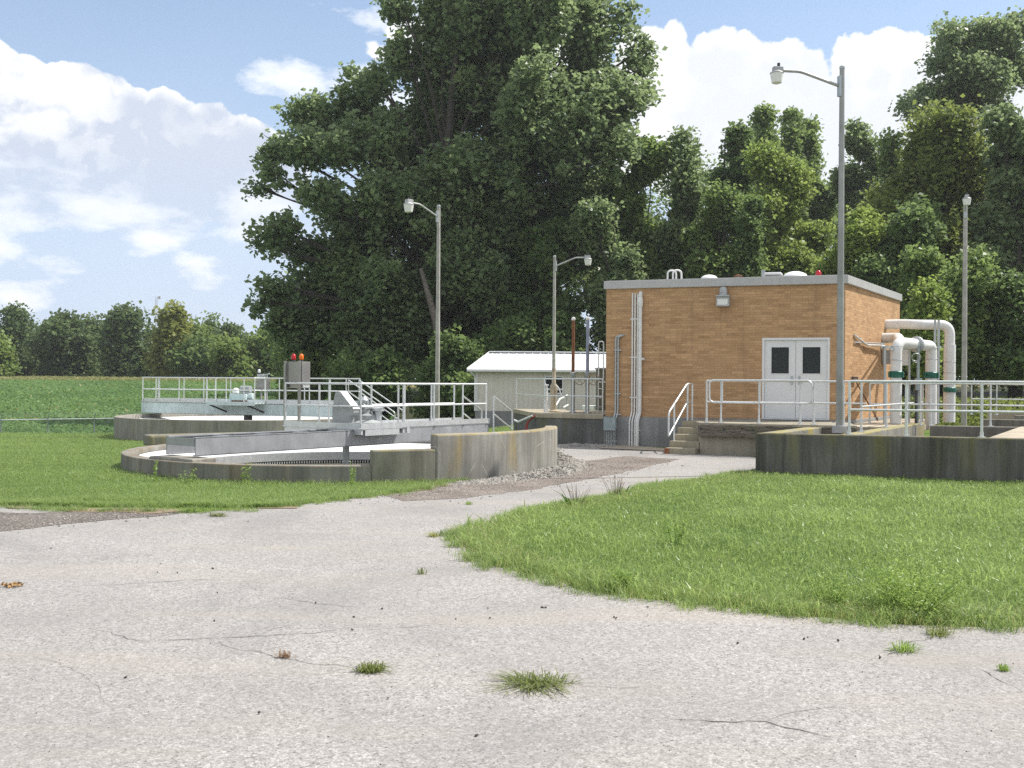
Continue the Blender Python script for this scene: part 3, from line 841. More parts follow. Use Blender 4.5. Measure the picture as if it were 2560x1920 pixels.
mb.build("motor", M["galv"], du, smooth=True)
MB().lathe(b1(0.75, 0.25, 0.82), [(0.09, 0), (0.09, 0.34), (0.15, 0.36), (0.15, 0.42), (0.09, 0.45), (0.02, 0.47)], 18).build("oil_cap", M["alu"], du, smooth=True)
MB().tube([b1(0.35, 0.15, 1.25), b1(0.95, 0.15, 1.25)], 0.05, 14).tube([b1(0.35, 0.15, 1.25), b1(0.40, 0.15, 1.25)], 0.09, 14).build("gear_shaft", M["greypaint"], du, smooth=True)
# control panel on two channel posts
cp_c = b1(-0.16, -1.80, 0.82); pd = n1.copy()
cpn = Vector((-pd.y, pd.x, 0))
pn = thing("control_panel", "stainless control cabinet with red and amber beacons on the near bridge", "control panel", cp_c)
for q in (0.0, 0.47):
    mb = MB().bx(cp_c + pd * q + V(0, 0, 0.735), 0.06, 0.045, 1.49, pd)
    for kk in range(14): mb.bx(cp_c + pd * q - cpn * 0.0235 + V(0, 0, 1.02 + kk * 0.032), 0.022, 0.004, 0.012, pd)
    mb.build("post", M["stainless"], pn)
cab = MB().bx(cp_c + pd * 0.27 + cpn * 0.16 + V(0, 0, 1.16), 0.50, 0.26, 0.60, pd).build("cabinet", M["stainless"], pn, bevel=0.01)
MB().bx(cp_c + pd * 0.524 + cpn * 0.16 + V(0, 0, 0.90), 0.012, 0.20, 0.05, pd).build("nameplate", M["alu"], cab)
for q, mt, lb in ((0.10, "red", "red beacon lens"), (0.36, "orange", "amber beacon lens")):
    c = cp_c + pd * q + cpn * 0.16 + V(0, 0, 1.46)
    bc = MB().lathe(c, [(0.045, 0), (0.045, 0.03), (0.03, 0.05)], 16).build("beacon", M["black"], pn, smooth=True)
    MB().lathe(c + V(0, 0, 0.05), [(0.046, 0), (0.05, 0.03), (0.05, 0.09), (0.03, 0.125), (0.008, 0.135)], 16).build("lens", M[mt], bc, smooth=True, label=lb)

# stair at the right end of the near bridge
def open_stair(label, top, d, n, w, rise, run, hr=True, group=None, mat="alu"):
    """top: middle of the upper edge; d: horizontal direction of descent"""
    d = Vector((d[0], d[1], 0)).normalized(); q = Vector((-d.y, d.x, 0)); top = Vector(top)
    st = thing("access_stair", label, "stair", top + d * n * run - V(0, 0, n * rise), group)
    bot = top + d * n * run - V(0, 0, n * rise)
    for s_ in (-1, 1):
        MB().bar(top + q * s_ * w / 2 - V(0, 0, 0.08), bot + q * s_ * w / 2 - V(0, 0, 0.02), 0.05, 0.2).build("stringer", M["girder"], st)
    for i in range(1, n):
        MB().bx(top + d * run * (i - 0.0) - V(0, 0, rise * i), run * 0.95, w - 0.06, 0.035, d).build("tread", M[mat], st)
    if hr:
        for s_ in (-1, 1):
            stair_rail(st, top + q * s_ * (w / 2), bot + q * s_ * (w / 2) + V(0, 0, rise), 0.92, mat="alu")
    return st
open_stair("short aluminium stair leading down from the right end of the near bridge", b1(4.72, 0.03, 0.56), u1, 3, 1.0, 0.2, 0.27)
# ------------------------------------------------------------------ far clarifier tank
C2 = Vector((-10.65, 42.2, 0)); R2 = 5.0; T2 = 0.26
tk2 = thing("clarifier_tank", "pale round concrete tank set farther back by the field fence", "settling tank", C2)
MB().arc_wall(C2, R2 - T2, R2, 0, 2 * PI, -1.6, 0.42, 160).build("round_wall", M["tankfar"], tk2, bevel=0.02)
MB().arc_wall(C2, 3.7, R2 - T2 - 0.02, 0, 2 * PI, -0.2, 0.26, 120, 0.10).build("launder_cover", M["cover"], tk2)
MB().tube([C2 + V(0.1, -0.2, -1.2), C2 + V(0.1, -0.2, 0.6)], 0.17, 18).build("center_column", M["black"], tk2, smooth=True)
disc("water", C2, R2 - T2 - 0.01, -0.24, M["water"])
u2 = Vector((0.92, -0.39, 0)).normalized(); n2 = Vector((u2.y, -u2.x, 0))
def b2(s_, o_, z_): return C2 + u2 * s_ + n2 * o_ + V(0, 0, z_)
bb = thing("walkway_bridge", "pale aqua painted bridge with full length handrails over the far tank", "bridge", b2(0, 0, 0.45))
for o in (-0.45, 0.45):
    sg = 1 if o > 0 else -1
    mb = MB().bx(b2(0, o, 0.69), 10.0, 0.03, 0.46, u2)
    for z in (0.47, 0.91): mb.bx(b2(0, o - sg * 0.05, z), 10.0, 0.13, 0.02, u2)
    mb.build("girder", M["aqua"], bb)
MB().bx(b2(0, 0, 0.945), 10.0, 1.0, 0.04, u2).build("deck", M["alu"], bb)
MB().bx(b2(0.1, 0.85, 0.945), 2.3, 0.7, 0.05, u2).bx(b2(0.1, 1.2, 0.93), 2.3, 0.03, 0.14, u2).build("drive_platform", M["aqua"], bb)
for s_ in (-0.75, 1.05):
    MB().bar(b2(s_ - 0.2, 1.15, 0.88), b2(s_ + 0.12, 0.47, 0.58), 0.05, 0.06).build("brace", M["black"], bb)
MB().bx(b2(0, 0.475, 1.02), 9.9, 0.012, 0.12, u2).bx(b2(0, -0.475, 1.02), 9.9, 0.012, 0.12, u2).build("toe_board", M["alu"], bb)
zz = 0.965
railing(bb, [b2(s_, 0.50, zz) for s_ in (-4.9, -4.2, -3.0, -1.75, -1.15)], 0.97, feet=False)
railing(bb, [b2(-1.15, 0.52, zz), b2(-1.05, 1.18, zz), b2(-0.1, 1.18, zz), b2(0.75, 1.18, zz), b2(1.25, 1.18, zz), b2(1.25, 0.52, zz)], 0.97, feet=False)
railing(bb, [b2(s_, 0.50, zz) for s_ in (1.25, 2.2, 3.3, 4.2, 4.95)], 0.97, feet=False)
railing(bb, [b2(s_, -0.50, zz) for s_ in (-4.9, -3.6, -2.4, -1.2, 0.0, 1.2, 2.4, 3.6, 4.95)], 0.97, feet=False)
railing(bb, [b2(-4.93, -0.46, zz), b2(-4.93, 0.46, zz)], 0.97, feet=False)
d2 = thing("drive_unit", "pale blue gear drive with grey motor at the middle of the far bridge", "machine drive", b2(0.0, 0.2, 0.97))
mb = MB().bx(b2(-0.05, 0.3, 1.17), 0.80, 0.5, 0.26, u2)
mb.tube([b2(-0.55, 0.3, 1.2), b2(0.55, 0.3, 1.2)], 0.13, 16)
mb.build("gear_housing", M["aqua"], d2, bevel=0.03)
MB().bx(b2(0, 0.3, 1.0), 0.7, 0.5, 0.06, u2).build("base_plate", M["rust"], d2)
MB().tube([b2(-0.05, 0.3, 1.50), b2(0.40, 0.3, 1.50)], 0.13, 18).bx(b2(0.2, 0.3, 1.34), 0.35, 0.22, 0.1, u2).build("motor", M["greypaint"], d2, smooth=True)
MB().lathe(b2(-0.32, 0.3, 1.32), [(0.13, 0), (0.13, 0.14), (0.09, 0.2), (0.02, 0.22)], 16).build("breather_cap", M["cover"], d2, smooth=True)
cb2 = thing("control_panel", "small grey box with pale beacon standing on the far bridge", "control panel", b2(1.35, 0.1, 0.97))
for q in (-0.12, 0.15): MB().bx(b2(0.62 + q, -0.25, 1.5), 0.05, 0.05, 1.1, u2).build("post", M["greypaint"], cb2)
MB().bx(b2(0.62, -0.22, 1.72), 0.52, 0.22, 0.48, u2).build("cabinet", M["stainless"], cb2, bevel=0.01)
MB().bx(b2(0.52, -0.22, 2.03), 0.28, 0.18, 0.14, u2).tube([b2(0.62, -0.22, 2.02), b2(0.92, -0.22, 2.12)], 0.03, 8).build("switch_box", M["galv"], cb2)
bc = MB().lathe(b2(0.42, -0.22, 2.10), [(0.05, 0), (0.05, 0.06)], 12).build("beacon", M["black"], cb2)
MB().lathe(b2(0.42, -0.22, 2.16), [(0.055, 0), (0.055, 0.10), (0.03, 0.13)], 12).build("lens", M["cover"], bc, smooth=True)
# stair going down beyond the right end of the far bridge
e2 = b2(4.98, 0, 0.96)
open_stair("long steep aluminium stair going down from the far bridge behind the near rails", e2, (0.94, -0.34), 7, 0.85, 0.2, 0.28)
MB_c = thing("concrete_curb", "low rounded concrete curb lying between the two round tanks", "curb", P(470, 1098, 27.8))
p0, p1 = P(366, 1100, 28.4), P(640, 1084, 30.2)
MB().bar(V(p0.x, p0.y, 0.20), V(p1.x, p1.y, 0.20), 0.7, 0.30).build("slab", M["tankmid"], MB_c, bevel=0.06)

# ------------------------------------------------------------------ brick control building
BA, BB, BC = Vector((2.60, 29.1, 0)), Vector((8.56, 27.0, 0)), Vector((12.03, 32.6, 0))
BD = BA + BC - BB
ZB, ZR = 0.92, 4.44
fd = (BB - BA).normalized(); fn = Vector((fd.y, -fd.x, 0))          # front wall direction and outward normal
sd_ = (BC - BB).normalized(); sn = Vector((sd_.y, -sd_.x, 0))
LF = (BB - BA).length
bld = thing("brick_building", "flat roofed tan brick building on a concrete base at the middle right", "building", BA)
def fr(a, out, z): return BA + fd * a + fn * out + V(0, 0, z)       # point on the front wall
def sr(a, out, z): return BB + sd_ * a + sn * out + V(0, 0, z)
def front_a(px, Y=None):
    """distance along the front wall seen at photo column px"""
    t = (px - CX) / F
    return (t * BA.y - BA.x) / (fd.x - t * fd.y)
def side_a(px):
    t = (px - CX) / F
    return (t * BB.y - BB.x) / (sd_.x - t * sd_.y)
def wall_uv(name, quads, mat, parent):
    """quads of (corner, length dir, length, z0, z1) with metre UVs, door holes cut by splitting"""
    me = bpy.data.meshes.new(name); vs_, fs_, uv = [], [], []
    for (o, d, a0, a1, z0, z1, nrm) in quads:
        b = len(vs_)
        for (a, z) in ((a0, z0), (a1, z0), (a1, z1), (a0, z1)):
            p = o + d * a; vs_.append((p.x, p.y, z)); uv.append((a, z))
        n = d.cross(V(0, 0, 1))
        fs_.append((b, b + 1, b + 2, b + 3) if n.dot(nrm) > 0 else (b, b + 3, b + 2, b + 1))
    me.from_pydata(vs_, [], fs_); ul = me.uv_layers.new(name="UVMap")
    for p in me.polygons:
        for li in p.loop_indices: ul.data[li].uv = uv[me.loops[li].vertex_index]
    me.materials.append(mat); return link(bpy.data.objects.new(name, me), parent)
da0, da1 = front_a(1905), front_a(2074)
zd1 = EYE - (P(1990, 845, 1).z * 0 + 0) if False else 3.06
LS = (BC - BB).length
wall_uv("wall", [(BA, fd, 0, da0, ZB, ZR, fn), (BA, fd, da1, LF, ZB, ZR, fn), (BA, fd, da0, da1, zd1, ZR, fn),
                 (BB, sd_, 0, LS, ZB, ZR, sn), (BD, -fd, -LF, 0, ZB, ZR, -fn), (BA, sd_, 0, LS, ZB, ZR, -sn)], M["brick"], bld)
poly = [BA + fd * -0.0 + fn * 0.05 - sn * 0.05, BB + fn * 0.05 + sn * 0.05, BC + sn * 0.05 - fn * 0.05, BD - sn * 0.05 - fn * 0.05]
MB().prism(poly, -0.6, ZB - 0.003).build("foundation", M["base"], bld, bevel=0.01)
poly = [BA + fn * 0.07 - sn * 0.07, BB + fn * 0.07 + sn * 0.07, BC + sn * 0.07 - fn * 0.07, BD - sn * 0.07 - fn * 0.07]
MB().prism(poly, ZR, ZR + 0.22).build("fascia", M["fascia"], bld, bevel=0.012)
poly2 = [p.lerp((BA + BC) / 2, 0.02) for p in poly]
MB().prism(poly2, ZR + 0.223, ZR + 0.235).build("roof", M["roofing"], bld)
# door set back in its opening
dm = (da0 + da1) / 2; dwid = da1 - da0
fm = MB()
for a in (da0 + 0.03, da1 - 0.03): fm.bx(fr(a, -0.06, (ZB + zd1) / 2), 0.06, 0.12, zd1 - ZB, fd)
fm.bx(fr(dm, -0.06, zd1 - 0.03), dwid - 0.12, 0.118, 0.06, fd)
fm.build("door_frame", M["door"], bld)
MB().bx(fr(dm, 0.0, ZB + 0.012), dwid, 0.18, 0.03, fd).build("threshold", M["alu"], bld)
for k, (x0, x1) in enumerate(((da0 + 0.065, dm - 0.004), (dm + 0.004, da1 - 0.065))):
    w = x1 - x0; c = (x0 + x1) / 2; z0, z1 = ZB + 0.03, zd1 - 0.065
    gw, g0, g1 = w * 0.60, z0 + 1.16, z1 - 0.17
    mb = MB()
    mb.bx(fr(c, -0.07, (z0 + g0) / 2), w, 0.045, g0 - z0, fd).bx(fr(c, -0.07, (g1 + z1) / 2), w, 0.045, z1 - g1, fd)
    for sg in (-1, 1): mb.bx(fr(c + sg * (gw / 2 + (w - gw) / 4), -0.07, (g0 + g1) / 2), (w - gw) / 2, 0.045, g1 - g0, fd)
    dr = mb.build("door", M["door"], bld)
    MB().bx(fr(c, -0.075, (g0 + g1) / 2), gw, 0.01, g1 - g0, fd).build("window", M["glass"], dr)
    tr = MB()
    for sg in (-1, 1): tr.bx(fr(c + sg * gw / 2, -0.044, (g0 + g1) / 2), 0.025, 0.012, g1 - g0 + 0.025, fd)
    for z in (g0, g1): tr.bx(fr(c, -0.0445, z), gw - 0.026, 0.011, 0.025, fd)
    tr.build("window_trim", M["door"], dr)
    hx = x1 - 0.09 if k == 0 else x0 + 0.09
    MB().bx(fr(hx, -0.04, z0 + 1.0), 0.05, 0.02, 0.22, fd).tube(fillet([fr(hx, -0.04, z0 + 0.98), fr(hx, 0.02, z0 + 0.98), fr(hx - (0.1 if k == 0 else -0.1), 0.02, z0 + 0.98)], 0.02), 0.011, 8).build("handle", M["galv"], dr)
# roof items
def on_roof(name, label, cat, px, Y, **kw):
    p = P(px, 690, Y); return thing(name, label, cat, V(p.x, Y, ZR + 0.235), kw.get("group"))
def dome(px, Y, rad, h, label):
    t = on_roof("skylight_dome", label, "skylight", px, Y); c = t.location.copy(); zr = c.z
    MB().lathe(c, [(rad * 1.05, 0), (rad * 1.05, 0.10)], 32).build("curb", M["fascia"], t)
    MB().lathe(c + V(0, 0, 0.10), [(rad * math.cos(a), h * math.sin(a)) for a in np.linspace(0, PI / 2 * 0.98, 9)], 32).build("dome", M["cover"], t, smooth=True)
dome(1773, 29.8, 0.26, 0.16, "smaller white skylight dome left of the roof vent")
dome(1988, 29.2, 0.36, 0.21, "larger white skylight dome beside the red roof beacon")
t = on_roof("roof_hatch", "low white square hatch on the roof beside the larger dome", "hatch", 1932, 29.3)
c = t.location.copy(); MB().bx(c + V(0, 0, 0.09), 0.42, 0.42, 0.18, fd).build("curb", M["fascia"], t); MB().bx(c + V(0, 0, 0.23), 0.50, 0.50, 0.07, fd).build("lid", M["cover"], t, bevel=0.03)
t = on_roof("roof_vent", "short brown vent pipe with flat cap on the roof", "vent", 1846, 29.6)
c = t.location.copy(); MB().tube([c, c + V(0, 0, 0.19)], 0.075, 16).build("pipe", M["pole"], t, smooth=True); MB().lathe(c + V(0, 0, 0.19), [(0.12, 0), (0.12, 0.03), (0.03, 0.06)], 16).build("cap", M["rust"], t)
t = on_roof("roof_vent", "slim grey square pipe standing next to the roof hatch", "vent", 1908, 28.9)
c = t.location.copy(); MB().bx(c + V(0, 0, 0.14), 0.09, 0.09, 0.28, fd).build("pipe", M["galv"], t, bevel=0.01); MB().bx(c + V(0, 0, 0.29), 0.11, 0.11, 0.02, fd).build("cap", M["galv"], t)
t = on_roof("beacon_lamp", "red alarm beacon on the roof edge near the tall lamp pole", "beacon", 2046, 28.0)
c = t.location.copy(); MB().lathe(c, [(0.07, 0), (0.07, 0.05)], 16).build("base", M["fascia"], t); MB().lathe(c + V(0, 0, 0.05), [(0.065, 0), (0.075, 0.03), (0.075, 0.10), (0.045, 0.15), (0.01, 0.165)], 16).build("lens", M["red"], t, smooth=True)
t = on_roof("roof_ladder", "white hooped ladder top curving over the roof edge", "ladder", 1685, 29.9)
for k, px in enumerate((1669, 1681)):
    q = P(px, 690, 29.9 + 0.0); 
    for j in (0,):
        x0 = q.x; c = V(x0, 29.9 - 0.10 * k, ZR)
        MB().tube(fillet([c + V(0, 0.0, 0), c + V(0, 0, 0.62), c + V(0.25, 0.05, 0.62), c + V(0.25, 0.05, 0)], 0.14, 8), 0.026, 10).build("hoop", M["white"], t, smooth=True)
# front wall lamp
wl = thing("wall_lamp", "boxy grey floodlight fixed high on the brick front wall", "wall lamp", fr(front_a(1808), 0.0, 4.0))
fa = front_a(1808)
zl = P(1808, 757, fr(fa, 0, 0).y).z
MB().box(fr(fa, 0.12, zl + 0.04), fd * 0.17, fn * 0.12, V(0, 0, 0.15)).build("housing", M["lamphead"], wl, bevel=0.015)
mb = MB().bar(fr(fa - 0.17, 0.26, zl + 0.17), fr(fa + 0.17, 0.26, zl + 0.17), 0.10, 0.03); mb.build("visor", M["galv"], wl)
MB().bx(fr(fa, 0.245, zl + 0.01), 0.27, 0.016, 0.16, fd).build("lens", M["lens"], wl)
MB().lathe(fr(fa - 0.0, 0.10, zl + 0.19), [(0.11, 0), (0.11, 0.14), (0.09, 0.20), (0.03, 0.23)], 18).bx(fr(fa, 0.215, zl + 0.29), 0.08, 0.012, 0.05, fd).build("photocell", M["lamphead"], wl, smooth=True)
# conduits on the front wall
def conduit(mb, px, y0, y1, r, out=0.05, bend=None, base=0.10):
    a = front_a(px); Yw = fr(a, 0, 0).y
    z0, z1 = P(px, y0, Yw).z, P(px, y1, Yw).z
    if bend: pts = [fr(a, out, z1), fr(a, out, z0 - 0.05), fr(a + bend, out, z0), fr(a + bend, -0.01, z0)]
    else: pts = [fr(a, out, z1), fr(a, out, z0), fr(a, -0.02, z0)]
    zk = ZB + 0.02
    if z1 < ZB < z0:   # step round the foundation
        pts = [fr(a - 0.05, out + 0.06, z1), fr(a - 0.05, out + 0.06, ZB - 0.12), fr(a, out, ZB + 0.12)] + pts[1:]
    mb.tube(fillet(pts, 0.06), r, 10)
ce = thing("conduit_run", "four grey white conduits, one thick, running up the brick wall", "conduit", fr(front_a(1592), 0.05, 0.1))
for i, px in enumerate((1581, 1587.5, 1594)):
    mb = MB(); conduit(mb, px, 734 + i * 1.0, 1130, 0.022); mb.build("thin_conduit", M["conduitwhite"], ce, smooth=True)
mb = MB(); conduit(mb, 1601, 733, 1130, 0.052, 0.07); 
a = front_a(1601)
mb.lathe(fr(a, 0.07, 3.92), [(0.056, 0), (0.072, 0.03), (0.072, 0.24), (0.056, 0.27)], 16)
mb.build("thick_conduit", M["conduitwhite"], ce, smooth=True)
mb = MB()
for z in (3.6, 2.55, 1.45, 0.55): mb.bx(fr(front_a(1589), 0.045, z), 0.30, 0.03, 0.03, fd)
mb.tube([fr(front_a(1604), 0.07, 2.5), fr(front_a(1612), 0.10, 2.5)], 0.035, 10)
mb.build("clamp", M["conduitwhite"], ce)
cf = thing("conduit_run", "pair of grey conduits dropping into the electrical box at the wall corner", "conduit", fr(front_a(1541), 0.05, 0.1))
for i, px in enumerate((1540, 1546)):
    mb = MB(); conduit(mb, px, 838, 1062 + 60 * 0, 0.024, 0.05, bend=0.16); mb.build("thin_conduit", M["galv"], cf, smooth=True)
mb = MB()
for z in (2.75, 1.55, 0.98): mb.bx(fr(front_a(1545), 0.05, z), 0.20, 0.04, 0.03, fd)
mb.build("clamp", M["galv"], cf)
eb = thing("electrical_box", "blue grey electrical box on the foundation with thin conduits below", "electrical box", fr(front_a(1529), 0.05, 0.1))
ab = front_a(1530)
MB().bx(fr(ab, 0.16, 0.72), 0.32, 0.18, 0.34, fd).build("cabinet", M["boxgrey"], eb, bevel=0.012)
MB().bx(fr(ab, 0.255, 0.72), 0.335, 0.012, 0.355, fd).build("lid", M["boxgrey"], eb)
for i in range(6):
    MB().tube([fr(ab - 0.10 + i * 0.045, 0.13, 0.56), fr(ab - 0.10 + i * 0.045, 0.13, 0.05)], 0.014, 8).build("thin_conduit", M["galv"], eb, smooth=True)
MB().bx(fr(ab + 0.02, 0.115, 0.24), 0.30, 0.02, 0.03, fd).build("clamp", M["galv"], eb)

# ------------------------------------------------------------------ loading dock, steps and platform rails
ZP = 0.885
dk0, dk1 = P(1750, 1057, 25.75), P(2080, 1063, 24.7)
Dl = V(dk0.x, dk0.y, 0); dd = fd
Dr = V(8.05, 24.45, 0)
ddn = Vector(((Dr - Dl).y, -(Dr - Dl).x, 0)).normalized(); ddd = (Dr - Dl).normalized()
wl_back = BA + fd * front_a(1790) + fn * 0.06
dock = thing("loading_dock", "concrete loading platform with weathered timber edge before the white doors", "dock", Dl)
MB().prism([Dl, Dr, BB + fn * 0.06 + fd * 0.1, BA + fd * (front_a(1722)) + fn * 0.06], -0.5, ZP).build("platform", M["dock"], dock, bevel=0.015)
MB().bx((Dl + Dr) / 2 + ddn * 0.09 + V(0, 0, 0.70) + ddd * -0.02, (Dr - Dl).length, 0.17, 0.30, ddd).build("timber_bumper", M["timber"], dock, bevel=0.02)
mb = MB()
for q in (0.06, 0.62, 1.3, 2.0): mb.lathe(Dl + ddd * q + ddn * 0.172 + V(0, 0, 0.74), [(0.035, 0), (0.035, 0.008)], 10, axis=ddn)
mb.build("bolt", M["black"], dock)
# the steps run down beside the dock
st = thing("concrete_steps", "five tan concrete steps going up to the dock with a pipe handrail", "steps", Dl)
sdir = (Dl - wl_back); sdir.z = 0; sdir = Vector((-0.50, -0.866, 0)).normalized(); sq = Vector((-sdir.y, sdir.x, 0))
SW = 0.74
top_r = Dl - sdir * 1.15 - ddd * 0.03
zb = 0.105; rise = (ZP - zb) / 5
mb = MB()
lft = -ddd * SW
for i in range(5):
    z1 = ZP - rise * i - 0.002 if i else ZP - 0.002
    a0, a1 = (0.0, 0.28) if i == 0 else (0.28 * i, 0.28 * (i + 1))
    p = [top_r + sdir * (a0 - (0.9 if i == 0 else 0.0)), top_r + sdir * a1, top_r + sdir * a1 + lft, top_r + sdir * (a0 - (0.9 if i == 0 else 0)) + lft]
    mb.prism(p, -0.4, ZP - rise * i - 0.002)
mb.build("flight", M["step"], st, bevel=0.008)
hl = top_r + lft + ddd * 0.05
mb = MB()
hp = [hl + sdir * -0.25, hl + sdir * 0.08, hl + sdir * 1.22, ]
zz_ = lambda d_: ZP - rise * max(0, d_ / 0.28)
hrm = MB()
A = hl + sdir * -0.35; B = hl + sdir * 0.05; Cc = hl + sdir * 1.30
hrm.tube(fillet([A + V(0, 0, ZP + 0.95), B + V(0, 0, ZP + 0.95), Cc + V(0, 0, zb + 1.02), Cc + V(0, 0, zb + 0.45)], 0.10), 0.023, 10)
MB().tube(fillet([A + V(0, 0, ZP + 0.47), B + V(0, 0, ZP + 0.47), Cc + V(0, 0, zb + 0.44)], 0.08), 0.021, 10).build("mid_rail", M["rail"], st, smooth=True)
hr = hrm.build("handrail", M["rail"], st, smooth=True)
for d_, zt_ in ((-0.35, ZP + 0.95), (0.0, ZP + 0.95), (0.93, zb + 1.27)):
    q = hl + sdir * d_; MB().tube([q + V(0, 0, ZP - rise * max(0, int(d_ / 0.28 + 0.99))), q + V(0, 0, zt_)], 0.022, 10).build("post", M["rail"], hr, smooth=True)
MB().bx(hl + sdir * 1.42 + V(0, 0, 0.16), 0.10, 0.08, 0.18, fd).build("rail_shoe", M["rust"], st)
def dp(px, inset=0.12):
    t = (px - CX) / F; o = Dl - ddn * inset
    a = (t * o.y - o.x) / (ddd.x - t * ddd.y); return o + ddd * a + V(0, 0, ZP)
railing(None, [dp(1767), dp(1803), dp(1898), dp(2001), dp(2035), dp(2110)], 1.03, label="aluminium railing along the dock edge in front of the white doors", extra1=0.5)
lp = thing("removable_rail", "round cornered loop of pipe forming the removable dock rail section", "railing", dp(1775, 0.08))
q0, q1 = dp(1774, 0.05), dp(2030, 0.05)
loop = [q0 + V(0, 0, 0.8), q0 + V(0, 0, 1.045), q1 + V(0, 0, 1.045), q1 + V(0, 0, 0.50), q0 + V(0, 0, 0.50), q0 + V(0, 0, 0.8)]
MB().tube(fillet(loop, 0.14, 8), 0.022, 10, caps=False).build("pipe_loop", M["rail"], lp, smooth=True)
for px in (1806, 1900): MB().tube([dp(px, 0.05) + V(0, 0, 0.50), dp(px, 0.05) + V(0, 0, 1.045)], 0.018, 8).build("upright", M["rail"], lp, smooth=True)

# ------------------------------------------------------------------ right basin
KA = Vector((4.96, 21.36, 0)); kd = Vector((2.29, -0.74, 0)).normalized(); kn = Vector((kd.y, -kd.x, 0))
ks = (Vector((7.84, 26.2, 0)) - KA).normalized()
ZK = 0.843
def kp(a, b, z=0.0): return KA + kd * a + ks * b + V(0, 0, z)
bas = thing("concrete_basin", "rectangular concrete treatment basin with blackened walls at the right edge", "basin", KA)
def kwall(name, a0, a1, b0, b1_, z0, z1, mat, bev=0.02):
    return MB().prism([kp(a0, b0), kp(a1, b0), kp(a1, b1_), kp(a0, b1_)], z0, z1).build(name, mat, bas, bevel=bev)
kwall("front_wall", 0, 13.0, 0, 0.32, -0.9, ZK, M["basin"], 0.025)
kwall("side_wall", 0, 0.34, 0.322, 6.6, -0.9, ZK - 0.002, M["basinside"], 0.02)
kwall("channel_wall", 1.55, 1.85, 0.323, 8.4, -0.9, ZK - 0.003, M["basinside"], 0.02)
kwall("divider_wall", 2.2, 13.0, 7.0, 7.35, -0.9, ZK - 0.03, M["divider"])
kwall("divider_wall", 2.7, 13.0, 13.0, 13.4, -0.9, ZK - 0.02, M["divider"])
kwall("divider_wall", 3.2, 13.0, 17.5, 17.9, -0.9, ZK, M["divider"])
kwall("walkway_slab", 4.3, 6.4, 0.324, 6.99, 0.62, ZK - 0.005, M["apron"])
kwall("walkway_slab", 0.341, 1.549, 5.0, 12.0, 0.55, ZK - 0.01, M["apron"])
kwall("basin_floor", 0.342, 13.0, 0.325, 22.0, -1.0, -0.65, M["basin"])
kwall("back_wall", 1.9, 13.0, 21.6, 21.9, -0.9, ZK, M["basintop"])
def kpx(px, b, z=ZK):
    t = (px - CX) / F; o = kp(0, b)
    a = (t * o.y - o.x) / (kd.x - t * kd.y); return o + kd * a + V(0, 0, z)
railing(None, [kpx(2124, 0.12), kpx(2266, 0.12), kpx(2455, 0.12), kpx(2660, 0.12), kpx(2860, 0.12)], 1.07, mids=(0.47,), r=0.027, label="nearest aluminium railing along the front wall of the right basin", pr=0.026)
railing(None, [kpx(2175, 7.15, ZK - 0.03), kpx(2215, 7.15, ZK - 0.03), kpx(2302, 7.15, ZK - 0.03), kpx(2327, 7.15, ZK - 0.03), kpx(2477, 7.15, ZK - 0.03), kpx(2650, 7.15, ZK - 0.03)], 1.07, mids=(0.5,), label="middle railing on the divider wall behind the white pipes")
railing(None, [kpx(2429, 17.7), kpx(2492, 17.7), kpx(2620, 17.7)], 1.07, mids=(0.5,), label="farthest railing at the back of the right basin")
railing(None, [kp(0.17, 3.2, ZK), kp(0.17, 4.6, ZK)][:0] or [kp(1.70, 1.6, ZK), kp(1.70, 4.2, ZK), kp(1.70, 6.8, ZK), kp(1.70, 9.0, ZK)], 1.07, mids=(0.5,), label="railing running back along the narrow channel beside the brick building")

# big white air pipes
def elbow_pipe(name, label, pts, r, extra=None, r_f=0.35):
    t = thing(name, label, "pipe", pts[0])
    return t
# inverted U header: P1 and P2
t = thing("process_pipe", "white inverted U air pipe with two green couplings rising from the basin", "pipe", P(2240, 1100, 27.2))
y1, y2 = 27.0, 28.2
a1 = P(2239, 1100, y1); a2 = P(2327, 1060, y2)
top1 = P(2239, 850, y1); tz = P(2300, 858, 27.6).z
rA = 0.143
MB().tube(fillet([V(a1.x, y1, 1.08), V(a1.x, y1, tz), V(a2.x, y2, tz - 0.05), V(a2.x, y2, tz - 0.36)], 0.30, 10), rA, 20).build("header", M["pipe"], t, smooth=True)
MB().tube([V(a2.x, y2, tz - 0.34), V(a2.x, y2, 0.80)], 0.148, 20).build("riser", M["pipe"], t, smooth=True)
MB().tube([V(a1.x, y1, 1.08), V(a1.x, y1, 0.85)], [0.15, 0.14], 20).tube([V(a1.x, y1, 0.90), V(a1.x, y1, -0.6)], 0.095, 18).build("riser", M["pipe"], t, smooth=True)
for (q, yy, z) in ((a1, y1, P(2239, 936, y1).z), (a2, y2, P(2327, 938, y2).z)):
    mb = MB().lathe(V(q.x, yy, z - 0.085), [(0.155, 0), (0.178, 0.02), (0.178, 0.06), (0.168, 0.065), (0.168, 0.105), (0.178, 0.11), (0.178, 0.15), (0.155, 0.17)], 24)
    for kk in range(6):
        an = kk * PI / 3 + 0.3; mb.bx(V(q.x + 0.185 * math.cos(an), yy + 0.185 * math.sin(an), z), 0.03, 0.04, 0.15, (math.cos(an), math.sin(an)))
    mb.build("coupling", M["green"], t)
mb = MB()
for (q, yy, z) in ((a1, y1, P(2239, 866, y1).z), (a1, y1, P(2239, 900, y1).z), (a2, y2, P(2327, 870, y2).z), (a2, y2, P(2327, 898, y2).z)): mb.torus(V(q.x, yy, z), (0, 0, 1), 0.151, 0.006, 24, 6)
dA = (V(a2.x, y2, 0) - V(a1.x, y1, 0)).normalized()
